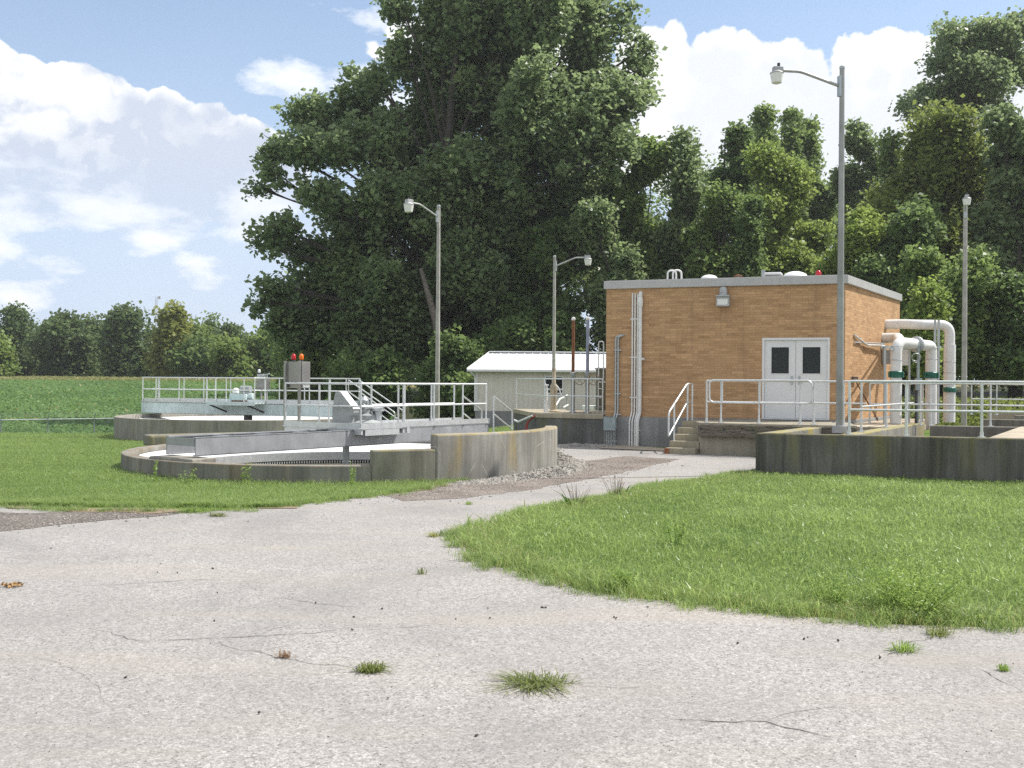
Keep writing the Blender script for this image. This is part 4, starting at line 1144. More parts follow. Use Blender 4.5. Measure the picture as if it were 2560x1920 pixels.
mid_ = V(a1.x, y1, tz).lerp(V(a2.x, y2, tz - 0.05), 0.56)
mb.lathe(mid_ - dA * 0.05, [(0.152, 0), (0.21, 0.01), (0.21, 0.09), (0.152, 0.10)], 24, axis=dA)
mb.build("seam", M["galv"], t)
# branch from the building to the header
side_pt = sr(side_a(2206), 0.0, P(2206, 845, sr(side_a(2206), 0, 0).y).z)
MB().tube(fillet([side_pt - sn * 0.1, side_pt + sn * 0.42, V(a1.x + 0.25, y1 + 0.35, tz)], 0.25, 8), [0.16] * 2 + [0.15] * 9 if False else 0.145, 18).build("branch", M["pipe"], t, smooth=True)
# second pipe out of the wall, high, over to the far riser
t3 = thing("process_pipe", "long white pipe leaving the brick wall high up and dropping to the far riser", "pipe", P(2373, 1050, 30.2))
s3 = side_a(2214); p3 = sr(s3, 0, P(2214, 811, sr(s3, 0, 0).y).z)
y3 = 30.4; q3 = P(2373, 1040, y3); z3 = P(2345, 812, y3).z
MB().tube(fillet([p3 - sn * 0.1, p3 + sn * 0.5, V(q3.x - 0.9, y3, z3), V(q3.x, y3, z3), V(q3.x, y3, 2.95)], 0.34, 9), 0.142, 20).build("header", M["pipe"], t3, smooth=True)
MB().tube([V(q3.x, y3, 3.02), V(q3.x, y3, 0.78)], 0.165, 20).build("riser", M["pipe"], t3, smooth=True)
z_ = P(2368, 974, y3).z
MB().lathe(V(q3.x - 0.02, y3 - 0.06, z_ - 0.07), [(0.16, 0), (0.185, 0.02), (0.185, 0.12), (0.16, 0.14)], 20).build("coupling", M["green"], t3)
mb = MB()
for yy_ in (905, 932): mb.torus(V(q3.x, y3, P(2373, yy_, y3).z), (0, 0, 1), 0.167, 0.006, 24, 6)
mb.build("seam", M["galv"], t3)
# supports, valve column and conduits around the pipes
sf = thing("pipe_support", "grey strut frame holding the white pipes beside the building", "support", P(2215, 1085, 26.6))
for px, Y in ((2211, 26.7), (2272, 28.4), (2345, 28.4), (2336, 28.9)):
    b_ = P(px, 1060, Y); ztop = P(px, 866 if px < 2330 else 800, Y).z
    MB().bx(V(b_.x, Y, (0.8 + ztop) / 2), 0.05, 0.05, ztop - 0.8).build("post", M["galv"], sf)
g0, g1 = P(2205, 868, 26.7), P(2350, 868, 28.5)
MB().bar(g0, g1, 0.05, 0.05).bar(P(2225, 873, 26.8), P(2352, 868, 28.6), 0.04, 0.05).build("beam", M["galv"], sf)
vc = thing("valve_column", "dark grey vertical valve stem with coiled cable among the white pipes", "valve", P(2293, 1070, 27.6))
b_ = P(2294, 1075, 27.5); MB().tube([V(b_.x, 27.5, 0.3), V(b_.x, 27.5, P(2294, 855, 27.5).z)], 0.035, 12).build("stem", M["boxgrey"], vc, smooth=True)
MB().tube([V(b_.x - 0.07, 27.45, -0.2), V(b_.x - 0.07, 27.45, 1.75)], 0.028, 10).build("conduit", M["black"], vc, smooth=True)
MB().bx(V(b_.x - 0.02, 27.42, P(2290, 950, 27.5).z), 0.16, 0.1, 0.10).bx(V(b_.x - 0.02, 27.42, P(2290, 968, 27.5).z), 0.14, 0.1, 0.16).build("junction_box", M["boxgrey"], vc)
cz = P(2284, 893, 27.5).z
MB().torus(V(b_.x - 0.10, 27.40, cz), (0.2, 1, 0.1), 0.10, 0.009, 20, 6).torus(V(b_.x - 0.09, 27.39, cz - 0.02), (-0.1, 1, 0.2), 0.12, 0.009, 20, 6).build("cable_coil", M["galv"], vc, smooth=True)
nb = thing("notice_sheet", "small white notice sheet fixed behind the left white pipe", "notice", P(2261, 895, 28.0))
MB().bx(P(2262, 894, 28.2), 0.13, 0.012, 0.36, fd).bx(P(2262, 894, 28.22), 0.17, 0.02, 0.42, fd).build("sheet", M["white"], nb)
sb = thing("switch_box", "grey metal switch box mounted on the sunlit brick side wall", "electrical box", sr(side_a(2208), 0.0, 2.4))
MB().box(sr(side_a(2208), 0.14, P(2208, 892, 30.3).z), sd_ * 0.26, sn * 0.13, V(0, 0, 0.20)).build("cabinet", M["greypaint"], sb, bevel=0.01)
MB().box(sr(side_a(2208), 0.28, P(2208, 892, 30.3).z), sd_ * 0.25, sn * 0.008, V(0, 0, 0.19)).build("cover", M["greypaint"], sb)
ec = thing("conduit_run", "bright bent conduit crossing the sunlit side wall towards the pipes", "conduit", sr(side_a(2135), 0.0, 2.6))
w0 = sr(side_a(2132), 0.03, 0); w1 = sr(side_a(2160), 0.08, 0); w2 = sr(side_a(2200), 0.12, 0)
MB().tube(fillet([V(w0.x, w0.y, P(2134, 837, w0.y).z), V(w1.x, w1.y, P(2163, 863, w1.y).z), V(w2.x, w2.y, P(2200, 864, w2.y).z), g0 + V(0, 0, 0.02)], 0.08), 0.026, 10).build("pipe", M["rail"], ec, smooth=True)
MB().tube([V(w0.x, w0.y, P(2134, 856, w0.y).z), V(w2.x, w2.y, P(2200, 859, w2.y).z)], 0.018, 8).build("strut", M["galv"], ec, smooth=True)
# broom leaning on the side wall
bm_ = thing("push_broom", "brown push broom leaning upside down on the sunlit brick wall", "broom", sr(side_a(2150), 0.4, ZP))
bt = sr(side_a(2131), 0.06, 0); bbm = sr(side_a(2148), 0.5, 0)
tp = V(bt.x, bt.y, P(2131, 949, bt.y).z); bp = V(bbm.x, bbm.y, ZP)
MB().tube([bp, tp], 0.016, 8).build("handle", M["wood"], bm_, smooth=True)
MB().bar(tp - sd_ * 0.25 + V(0, 0, 0.0), tp + sd_ * 0.25, 0.06, 0.05).build("head", M["wood"], bm_)
MB().bar(tp - sd_ * 0.25 + V(0, 0, 0.05), tp + sd_ * 0.25 + V(0, 0, 0.05), 0.05, 0.05).build("bristles", M["black"], bm_)
# ------------------------------------------------------------------ valve vault left of the brick building
ZV = 0.97
VA = P(1343, 1031, 30.0); VA.z = 0
VB = BA - fd * 0.055 + fn * 0.03
VL = P(1285, 1024, 33.6); VL.z = 0
vv_ = thing("valve_vault", "dark stained concrete vault with a railed top between tank and brick building", "concrete vault", VA)
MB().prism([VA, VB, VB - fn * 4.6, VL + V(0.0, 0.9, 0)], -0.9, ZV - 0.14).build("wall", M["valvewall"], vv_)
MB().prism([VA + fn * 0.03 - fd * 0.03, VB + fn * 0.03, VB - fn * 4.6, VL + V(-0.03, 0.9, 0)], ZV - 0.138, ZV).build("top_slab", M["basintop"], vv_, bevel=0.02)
def vp(px, Y): p = P(px, 1020, Y); return V(p.x, Y, ZV)
railing(None, [vp(1291, 33.9), vp(1361, 30.25), vp(1432, 29.9), vp(1469, 29.75), vp(1507, 29.55)], 0.98, feet=False, label="thin grey railing round the top of the valve vault", r=0.022, pr=0.024)
def valve(px, Y, top_y, mats, wheel, label):
    p = P(px, 1028, Y); b = V(p.x, Y, ZV); zt_ = P(px, top_y, Y).z
    t = thing("gate_valve", label, "valve", b)
    MB().lathe(b, [(0.11, 0), (0.11, 0.03), (0.062, 0.06), (0.062, 1.02), (0.085, 1.05), (0.085, 1.16), (0.05, 1.18)], 18).build("pedestal", M[mats[1]], t, smooth=True)
    MB().tube([b + V(0, 0, 1.16), V(b.x, Y, zt_)], 0.046, 12).build("stem_cover", M[mats[0]], t, smooth=True)
    MB().lathe(V(b.x, Y, zt_ - 0.01), [(0.05, 0), (0.062, 0.03), (0.05, 0.075), (0.015, 0.095)], 14).build("cap", M["white"], t, smooth=True)
    if wheel:
        c = b + V(wheel, -0.04, 0.98); ax = V(0.35, -1, 0)
        mb = MB().torus(c, ax, 0.165, 0.013, 28, 8); u, v = frame_of(ax)
        for k in range(3):
            a = k * PI / 3; e = u * math.cos(a) + v * math.sin(a); mb.bar(c - e * 0.16, c + e * 0.16, 0.018, 0.012)
        mb.tube([c, c - ax.normalized() * -0.0 + V(-wheel, 0.04, 0)], 0.025, 8)
        mb.build("handwheel", M["stained"], t, smooth=True)
    return t
valve(1432, 30.3, 800, ("rust", "greypaint"), 0.19, "valve stand with a rusty brown stem cover and handwheel")
valve(1468, 30.2, 799, ("bluegrey", "greypaint"), 0.17, "valve stand with a blue grey stem cover and handwheel")
# stained pedestal with crank at the left
p = P(1384, 1022, 30.9); b = V(p.x, 30.9, ZV)
t = thing("valve_stand", "stained tapered valve pedestal with white crank and rusty base", "valve", b)
MB().lathe(b, [(0.20, 0), (0.20, 0.04), (0.09, 0.07), (0.075, 0.5), (0.11, 0.62), (0.11, 0.78), (0.06, 0.86), (0.06, 1.28), (0.05, 1.30)], 18).build("pedestal", M["stained"], t, smooth=True)
MB().tube(fillet([b + V(0.06, -0.1, 0.80), b + V(0.14, -0.14, 0.72), b + V(0.22, -0.14, 0.50)], 0.04), 0.016, 8).build("crank", M["white"], t, smooth=True)
p = P(1367, 1022, 30.7); b = V(p.x, 30.7, ZV)
t = thing("hose_bib_stand", "slim white hydrant stand with a small handle on the vault", "hydrant", b)
MB().tube([b, b + V(0, 0, 0.62), b + V(0, 0, 0.80)], [0.045, 0.030, 0.022], 12).lathe(b, [(0.07, 0), (0.07, 0.05), (0.045, 0.07)], 12).build("standpipe", M["white"], t, smooth=True)
MB().tube(fillet([b + V(-0.10, 0, 0.88), b + V(-0.02, -0.02, 0.78), b + V(0.05, -0.02, 0.80)], 0.04), 0.022, 8).build("handle", M["white"], t, smooth=True)
# roof ladder at the rear corner, with dark block wall behind it
lx = P(1501, 900, 32.6); lw = P(1494, 930, 33.5)
t = thing("block_annex", "narrow dark grey block annex beside the left end of the brick wall", "annex", V(lw.x + 0.3, 33.4, ZV))
MB().bx(V(lw.x + 0.46, 33.7, (ZV + 2.28) / 2), 0.92, 0.9, 2.28 - ZV, (1, 0)).build("wall", M["valvewall"], t)
MB().bx(V(lw.x + 0.46, 33.7, 2.30), 1.0, 1.0, 0.05, (1, 0)).build("cap", M["fascia"], t)
t = thing("wall_ladder", "slender white hooped ladder standing at the left edge of the brick wall", "ladder", V(lx.x, 32.4, ZV))
for k in (0.0, 0.16):
    pass
h0, h1 = P(1496, 1000, 32.4), P(1508, 1000, 32.4)
MB().tube(fillet([V(h0.x, 32.4, 1.85), V(h0.x, 32.4, 3.12), V(h1.x, 32.4, 3.12), V(h1.x, 32.4, 1.85)], 0.08, 8), 0.018, 8).tube([V(h0.x, 32.4, 1.86), V(h1.x + 0.06, 32.4, 1.86)], 0.018, 8).build("hoop", M["rail"], t, smooth=True)
for x in (h0.x, h1.x): MB().tube([V(x, 32.4, ZV), V(x, 32.4, 1.86)], 0.016, 8).build("rail", M["rail"], t, smooth=True)
for z in (1.1, 1.38, 1.66): MB().tube([V(h0.x, 32.4, z), V(h1.x, 32.4, z)], 0.012, 8).build("rung", M["rail"], t, smooth=True)
# white stair rail beyond the vault and the small white unit by the shed
q0, q1, q2 = P(1388, 1017, 36.5), P(1399, 998, 37.0), P(1418, 988, 37.8)
t = thing("stair_handrail", "white bent handrail rising behind the valve vault", "railing", V(q0.x, q0.y, 0.8))
MB().tube(fillet([q0, q1, q2], 0.08), 0.028, 8).tube([P(1408, 1019, 36.8), P(1420, 1012, 37.4)], 0.028, 8).build("rail", M["white"], t, smooth=True)
for px, py, Y in ((1397, 1000, 36.9), (1417, 989, 37.7)): q = P(px, py, Y); MB().tube([V(q.x, Y, -0.1), q], 0.022, 8).build("post", M["galv"], t, smooth=True)
q = P(1478, 1018, 44.0)
t = thing("utility_unit", "low white utility unit standing against the shed wall", "utility box", V(q.x, 44, -0.2))
MB().bx(V(q.x, 44.0, q.z - 0.2), 0.75, 0.5, 0.55).build("cabinet", M["white"], t, bevel=0.02)
MB().bx(V(q.x + 0.2, 43.74, q.z + 0.0), 0.2, 0.02, 0.14).build("hatch", M["greypaint"], t)
# red hose and white rail on the vault's left face
hb = P(1330, 1042, 30.7)
t = thing("garden_hose", "red hose draped over a bracket on the vault wall", "hose", hb)
pts = [P(1340, 1036, 30.1), P(1336, 1042, 30.1), P(1326, 1048, 30.3), P(1318, 1056, 30.4), P(1315, 1068, 30.4), P(1314, 1080, 30.4), P(1319, 1088, 30.4)]
MB().tube(fillet(pts, 0.08), 0.022, 8).tube(fillet([p_ + V(0.03, -0.03, 0.01) for p_ in pts[:5]] + [P(1320, 1084, 30.3)], 0.08), 0.02, 8).build("coil", M["hose"], t, smooth=True)
MB().bx(P(1339, 1040, 30.2), 0.09, 0.1, 0.09).build("bracket", M["hose"], t)
t = thing("grab_rail", "white bent grab rail fixed to the vault's left face", "railing", P(1310, 1050, 31))
MB().tube(fillet([P(1286, 1050, 30.6), P(1295, 1055, 30.5), P(1331, 1039, 30.1)], 0.06), 0.03, 8).build("rail", M["white"], t, smooth=True)

# ------------------------------------------------------------------ white metal shed
YS = 50.0
sa = P(1190, 1027, YS); zsb = sa.z
sl = V(sa.x, YS, 0); sx = Vector((1, 0.0, 0)).normalized(); sy = Vector((0.30, 0.954, 0))
SLn, SD = 9.0, 6.0
ze = P(1190, 924, YS).z
sh = thing("metal_shed", "long low white metal shed with ribbed walls and pitched roof behind the vault", "shed", V(sl.x, sl.y, zsb))
def shp(a, b, z): return sl + sx * a + sy * b + V(0, 0, z)
mb = MB().prism([shp(0, 0, 0), shp(SLn, 0, 0), shp(SLn, SD, 0), shp(0, SD, 0)], zsb, ze)
for k in range(int(SLn / 0.235)):
    mb.bx(shp(0.12 + k * 0.235, -0.008, (zsb + ze) / 2), 0.035, 0.016, ze - zsb - 0.02, sx)
mb.build("siding", M["siding"], sh)
MB().prism([shp(-0.04, -0.04, 0), shp(SLn + 0.04, -0.04, 0), shp(SLn + 0.04, SD, 0), shp(-0.04, SD, 0)], -1.2, zsb - 0.003).build("foundation", M["base"], sh)
zrg = P(1214, 881, YS + 2.86).z
ov = 0.30
def roof_half(b0, b1_, z0, z1):
    mb = MB()
    a0, a1 = -ov, SLn + ov
    q = [shp(a0, b0, z0), shp(a1, b0, z0), shp(a1, b1_, z1), shp(a0, b1_, z1)]
    mb.add(q + [p_ + V(0, 0, 0.05) for p_ in q], [(0, 3, 2, 1), (4, 5, 6, 7), (0, 1, 5, 4), (1, 2, 6, 5), (2, 3, 7, 6), (3, 0, 4, 7)])
    k = a0 + 0.2
    while k < a1:
        mb.bar(shp(k, b0, z0 + 0.062), shp(k, b1_, z1 + 0.062), 0.035, 0.03); k += 0.40
    return mb
roof_half(-ov, SD / 2, ze - 0.03, zrg - 0.05).build("roof", M["roofmetal"], sh)
roof_half(SD + ov, SD / 2 + 0.004, ze - 0.03, zrg - 0.05).build("roof", M["roofmetal"], sh)
MB().bar(shp(-ov - 0.02, SD / 2, zrg + 0.04), shp(SLn + ov + 0.02, SD / 2, zrg + 0.04), 0.42, 0.05).build("ridge_cap", M["roofmetal"], sh)
MB().bar(shp(-ov, -ov - 0.06, ze - 0.04), shp(SLn + ov, -ov - 0.06, ze - 0.04), 0.11, 0.12).build("gutter", M["white"], sh, bevel=0.02)
MB().bar(shp(-ov - 0.03, -ov - 0.02, ze - 0.02), shp(-ov - 0.03, SD / 2, zrg - 0.02), 0.04, 0.16).build("rake_trim", M["white"], sh)
mb = MB().tube(fillet([shp(-ov + 0.15, -ov - 0.05, ze - 0.1), shp(-0.02, -0.06, ze - 0.35), shp(-0.02, -0.06, zsb)], 0.08), 0.05, 8)
mb.build("downspout", M["white"], sh, smooth=True)
MB().bx(shp(0.03, -0.02, (zsb + ze) / 2), 0.12, 0.04, ze - zsb, sx).build("corner_trim", M["white"], sh)
wz0, wz1 = P(1384, 982, YS).z, P(1384, 943, YS).z
wa0, wa1 = P(1365, 960, YS).x - sl.x, P(1406, 960, YS).x - sl.x
dw_ = MB(); wc = (wa0 + wa1) / 2
for (c_, w_, zc, h_) in ((wc, wa1 - wa0 + 0.12, wz1 + 0.03, 0.06), (wc, wa1 - wa0 + 0.12, wz0 + 0.17, 0.08), (wc, wa1 - wa0 + 0.12, wz0 - 0.03, 0.06)): dw_.bx(shp(c_, -0.035, zc), w_, 0.05, h_, sx)
for c_ in (wa0 - 0.03, wa1 + 0.03): dw_.bx(shp(c_, -0.034, (wz0 + wz1) / 2), 0.06, 0.05, wz1 - wz0 - 0.001, sx)
wf = dw_.build("window", M["white"], sh)
MB().bx(shp(wc, -0.02, (wz0 + wz1) / 2), wa1 - wa0, 0.012, wz1 - wz0, sx).build("pane", M["glass"], wf)

# ------------------------------------------------------------------ yard lamps on poles
def lamp_post(label, base, ztop, lamp, r0, r1, mat, arm_rise, k=1.0):
    base = Vector(base); top = V(base.x, base.y, ztop); lamp = Vector(lamp)
    t = thing("yard_lamp", label, "street lamp", base, "yard lamps on tall poles")
    lean = (lamp - top); lean.z = 0
    MB().tube([base.lerp(top, k / 8) for k in range(9)], r0, 14, r1=r1).build("pole", M[mat], t, smooth=True)
    MB().lathe(top - V(0, 0, 0.02), [(r1 * 1.12, 0), (r1 * 1.12, 0.05), (r1 * 0.7, 0.07)], 14).build("cap", M["galv"], t)
    d = lean.normalized(); L = lean.length
    root = V(top.x, top.y, ztop - 0.38) + d * r1
    end = V(lamp.x, lamp.y, lamp.z + 0.02) - d * 0.14
    if L > 0.7: pts = fillet([root, root.lerp(end, 0.70) + V(0, 0, (end.z - root.z) * 0.32), end - d * 0.15, end], 0.6, 8)
    else: pts = fillet([root, root.lerp(end, 0.6) + V(0, 0, 0.18), end], 0.2, 6)
    MB().tube(pts, 0.032, 10).build("arm", M["lamphead"], t, smooth=True)
    MB().bx(V(top.x, top.y, root.z) + d * (r1 + 0.01), 0.05, 0.10, 0.42, d).build("arm_bracket", M["galv"], t)
    h = MB().box(lamp + V(0, 0, 0.05) * k - d * 0.02, d * 0.14 * k, Vector((-d.y, d.x, 0)) * 0.09 * k, V(0, 0, 0.075) * k).lathe(lamp + V(0, 0, -0.07) * k, [(0.205 * k, 0), (0.20 * k, 0.02 * k), (0.12 * k, 0.075 * k), (0.09 * k, 0.09 * k)], 20)
    hd = h.build("lamp_head", M["lamphead"], t, bevel=0.008)
    MB().lathe(lamp + V(0, 0, -0.36) * k, [(0.10 * k, 0), (0.145 * k, 0.02 * k), (0.19 * k, 0.285 * k)], 22).build("lens", M["lens"], hd, smooth=True)
    MB().tube([lamp + V(0, 0, 0.125) * k - d * 0.04, lamp + V(0, 0, 0.24) * k - d * 0.04], 0.045 * k, 12).build("photocell", M["black"], hd, smooth=True)
    return t
Yp = 21.75; pb = P(2099, 1086, Yp); tp_ = P(2097, 170, Yp); lm = P(1942, 178, Yp - 0.25)
t = lamp_post("tall grey lamp pole standing on the basin wall in front of the brick building", V(pb.x, Yp, ZK), tp_.z, lm, 0.078, 0.050, "polegal", 0.2, 0.70)
MB().bx(V(pb.x, Yp, ZK + 0.075), 0.30, 0.24, 0.15, kd).bx(V(pb.x + 0.03, Yp, ZK + 0.012), 0.36, 0.3, 0.024, kd).build("base_bracket", M["lamphead"], t, bevel=0.01)
Yp = 38.5; pb = P(1093, 1060, Yp); tp_ = P(1089, 516, Yp); lm = P(1022, 507, Yp - 1.2)
lamp_post("weathered lamp pole rising behind the near bridge with its lamp to the left", V(pb.x, Yp, -0.6), tp_.z, lm, 0.092, 0.064, "pole", 0.3, 0.95)
Yp = 43.0; pb = P(1384, 1000, Yp); tp_ = P(1389, 642, Yp); lm = P(1470, 645, Yp - 0.3)
lamp_post("shorter lamp pole behind the valve vault with its lamp to the right", V(pb.x, Yp, -0.6), tp_.z, lm, 0.085, 0.056, "pole", 0.3, 0.82)
Yp = 38.0; pb = P(2410, 1010, Yp); tp_ = P(2419, 505, Yp); lm = P(2417, 494, Yp - 0.62)
lamp_post("lamp pole at the far right against the woods with its lamp facing the camera", V(pb.x, Yp, 0.0), tp_.z, lm, 0.105, 0.07, "pole", 0.3, 0.78)

# ------------------------------------------------------------------ chain link fence along the field
fpts = [P(x, 1050 - (x / 284.0) * 4.0, 47.5 + x * 0.002) for x in (-345, -230, -115, 3, 120, 236, 352, 468)]
fe = thing("chain_link_fence", "chain link fence with barbed wire arms along the edge of the field", "fence", V(fpts[3].x, fpts[3].y, gzf(fpts[3].x, fpts[3].y)))
MB().tube(fpts, 0.024, 8).build("top_rail", M["rail"], fe, smooth=True)
mb = MB(); bar_w = MB()
for a, b in zip(fpts, fpts[1:]):
    zb0, zb1 = gzf(a.x, a.y), gzf(b.x, b.y); L = (b - a).length; hgt = a.z - zb0; m = 0.075
    k = -hgt
    while k < L:
        for s_ in (0, 1):
            x0, z0, x1, z1 = k, 0.0, k + hgt, hgt
            if s_: z0, z1 = hgt, 0.0
            if x0 < 0: z0 += (z1 - z0) * (0 - x0) / (x1 - x0); x0 = 0
            if x1 > L: z1 += (z0 - z1) * (x1 - L) / (x1 - x0 + 1e-9); x1 = L
            if x1 - x0 > 0.02:
                pa, pb_ = a.lerp(b, x0 / L), a.lerp(b, x1 / L)
                pa = V(pa.x, pa.y, zb0 + z0 * 0.99); pb_ = V(pb_.x, pb_.y, zb0 + z1 * 0.99)
                d_ = (pb_ - pa).normalized(); q_ = V(0, 0, 1) - d_ * d_.z; q_.normalize(); q_ *= 0.0022
                mb.add([pa - q_, pa + q_, pb_ + q_, pb_ - q_], [(0, 1, 2, 3)])
        k += m * 1.6
mb.build("wire_mesh", M["wire"], fe)
for p_ in fpts:
    z0 = gzf(p_.x, p_.y)
    MB().tube([V(p_.x, p_.y, z0 - 0.1), p_ + V(0, 0, 0.05)], 0.03, 8).tube([p_, p_ + V(0.10, -0.1, 0.28)], 0.018, 6).build("post", M["wire"], fe, smooth=True)
mb = MB()
for k in (0.45, 0.75, 1.0):
    mb.tube([p_ + V(0.10, -0.1, 0.28) * k for p_ in fpts], 0.004, 4)
mb.build("barbed_wire", M["wire"], fe)
# radio mast beyond the trees
Ym = 300.0; m0, m1 = P(389, 900, Ym), P(389, 741, Ym)
t = thing("radio_mast", "thin lattice radio mast showing above the distant trees", "mast", V(m0.x, Ym, 2.4))
mb = MB(); w_ = 0.35
cs = [V(m0.x + w_ * math.cos(a), Ym + w_ * math.sin(a), 0) for a in (0.3, 2.4, 4.5)]
for c_ in cs: mb.tube([c_ + V(0, 0, 2.0), c_ + V(0, 0, m1.z)], 0.05, 6)
z = 3.0
while z < m1.z - 1.2:
    for i in range(3): mb.tube([cs[i] + V(0, 0, z), cs[(i + 1) % 3] + V(0, 0, z + 1.0)], 0.03, 4)
    z += 1.0
mb.build("lattice", M["greypaint"], t)
MB().tube([V(m0.x, Ym, m1.z - 0.4), V(m0.x + 0.9, Ym, m1.z - 0.4)], 0.06, 6).lathe(V(m0.x + 1.0, Ym, m1.z - 0.75), [(0.35, 0), (0.35, 0.8)], 10).build("antenna", M["greypaint"], t)
# ------------------------------------------------------------------ vegetation
def leaf_mesh(name, cen, size, mat, parent, tint, up=0.35, aspect=0.62, droop=0.0):
    """one diamond leaf per centre"""
    n = len(cen)
    nrm = rng.normal(size=(n, 3)); nrm /= np.linalg.norm(nrm, axis=1)[:, None]
    nrm[:, 2] = nrm[:, 2] + up * np.sign(nrm[:, 2] + 0.3); nrm /= np.linalg.norm(nrm, axis=1)[:, None]
    a = rng.normal(size=(n, 3)); a -= nrm * np.sum(a * nrm, 1)[:, None]; a /= np.linalg.norm(a, axis=1)[:, None]
    b = np.cross(nrm, a)
    s = (size * rng.uniform(0.6, 1.25, n))[:, None] * 0.5
    v = np.stack([cen - a * s, cen - a * s * 0.1 + b * s * aspect, cen + a * s, cen - a * s * 0.1 - b * s * aspect], 1)
    v[:, 2, 2] -= droop * s[:, 0]
    return mesh_np(name, v.reshape(-1, 3), 4, mat, parent, tint)

def crown_points(blobs, nleaf, per, cl, seed, flat=0.85, shell=0.42, sub=14, tall=1.05):
    g = np.random.default_rng(seed)
    B0 = np.array(blobs, float); B = []
    for q in B0:      # every limb carries several leaf masses with dark hollows between
        ns = sub
        for i in range(ns):
            d = g.normal(size=3); d /= np.linalg.norm(d); d[2] = d[2] * 0.9 + 0.1
            k_ = g.uniform(0.25, 0.44)
            B.append(np.r_[q[:3] + d * q[3:6] * g.uniform(0.40, 0.78), q[3:6] * k_ * np.array([1.0, 1.0, tall])])
    B = np.array(B)
    w = (B[:, 3] * B[:, 4] * B[:, 5]) ** 0.75; w /= w.sum()
    nc = max(4, nleaf // per)
    k = g.choice(len(B), nc, p=w)
    d = g.normal(size=(nc, 3)); d /= np.linalg.norm(d, axis=1)[:, None]
    # lumpy outline for every blob
    ph = g.uniform(0, 6.28, (len(B), 4)); fr_ = g.uniform(2.0, 4.5, (len(B), 4))
    lump = 1 + 0.16 * np.sin(d[:, 0] * fr_[k, 0] * 2 + ph[k, 0]) + 0.16 * np.sin(d[:, 2] * fr_[k, 1] * 2 + ph[k, 1]) + 0.12 * np.sin(d[:, 1] * fr_[k, 2] * 2 + ph[k, 2])
    r = (g.uniform(0, 1, nc) ** shell) * lump
    c = B[k, :3] + d * B[k, 3:6] * r[:, None]
    ct = np.clip(g.normal(0.42, 0.28, nc), 0, 1)
    cs = cl * g.uniform(0.55, 1.3, nc)
    m = g.poisson(per, nc).clip(3)
    idx = np.repeat(np.arange(nc), m)
    off = g.normal(size=(len(idx), 3)); off *= np.minimum(1, 1.9 / np.linalg.norm(off, axis=1))[:, None]; off[:, 2] *= flat
    p = c[idx] + off * (cs[idx] * 0.5)[:, None]
    tint = np.clip(ct[idx] + g.normal(0, 0.10, len(idx)), 0, 1)
    return p, tint, c

def branches(mb, base, top, blobs, r0, seed, twigs=None, nt=30):
    r = random.Random(seed); base, top = Vector(base), Vector(top)
    H = top.z - base.z; trunk = []
    bend = V(r.uniform(-0.04, 0.04) * H, r.uniform(-0.03, 0.03) * H, 0)
    for i in range(9):
        t = i / 8; trunk.append(base.lerp(top, t) + bend * math.sin(t * PI) + V(r.uniform(-1, 1), r.uniform(-1, 1), 0) * H * 0.006)
    mb.tube(trunk, [r0 * (1.25 if i == 0 else 1 - 0.88 * i / 8) for i in range(9)], 9)
    for bl in blobs:
        c = Vector(bl[:3]); t = min(0.92, max(0.18, (c.z - base.z) / H * 0.62)); j = int(t * 8)
        s = trunk[j].lerp(trunk[min(8, j + 1)], t * 8 - j)
        mid = s.lerp(c, 0.5) + V(0, 0, 0.06 * (c - s).length) + V(r.uniform(-.3, .3), r.uniform(-.3, .3), 0)
        rr = min(0.16, r0 * (1 - t) * 0.42 + 0.03)
        mb.tube([s, s.lerp(mid, 0.5) + V(0, 0, 0.1), mid, c], [rr, rr * 0.8, rr * 0.6, rr * 0.25], 6)
        for q in range(4):
            e = c + V(r.uniform(-1, 1) * bl[3], r.uniform(-1, 1) * bl[4], r.uniform(-0.5, 1) * bl[5]) * 0.8
            mb.tube([mid.lerp(c, r.random()), c.lerp(e, 0.5) + V(0, 0, 0.15), e], [rr * 0.35, rr * 0.22, 0.012], 5)

def tree(name, label, cat, blobs, nleaf, leaf, mat, base, top=None, r0=0.2, per=26, cl=1.0, seed=1, group=None, shell=0.42, up=0.35, flat=0.9, droop=0.2, aspect=0.75, tall=1.05):
    base = Vector(base)
    t = thing(name, label, cat, base, group)
    p, tint, c = crown_points(blobs, nleaf, per, cl, seed, flat, shell, 14, tall)
    leaf_mesh("crown", p, leaf, LEAF[mat], t, tint, up, aspect, droop)
    if top is None:
        zz = max(b[2] + b[5] * 0.6 for b in blobs); xx = sum(b[0] for b in blobs) / len(blobs); yy = sum(b[1] for b in blobs) / len(blobs)
        top = V(xx, yy, zz)
    if r0:
        mb = MB(); branches(mb, base, top, blobs[:38], r0, seed); mb.build("trunk", M["bark"], t, smooth=True)
    return t

K = 2560.0 / 2212.0
def px_blobs(lst, Y, depth=0.75, seed=1, spread=0.0):
    r = random.Random(seed); out = []
    for (x, y, rx, ry) in lst:
        yy = Y + r.uniform(-1, 1) * spread
        p = P(x * K, y * K, yy); k = K / F * yy
        out.append((p.x, yy, p.z, rx * k, (rx + ry) * 0.5 * k * depth, ry * k))
    return out

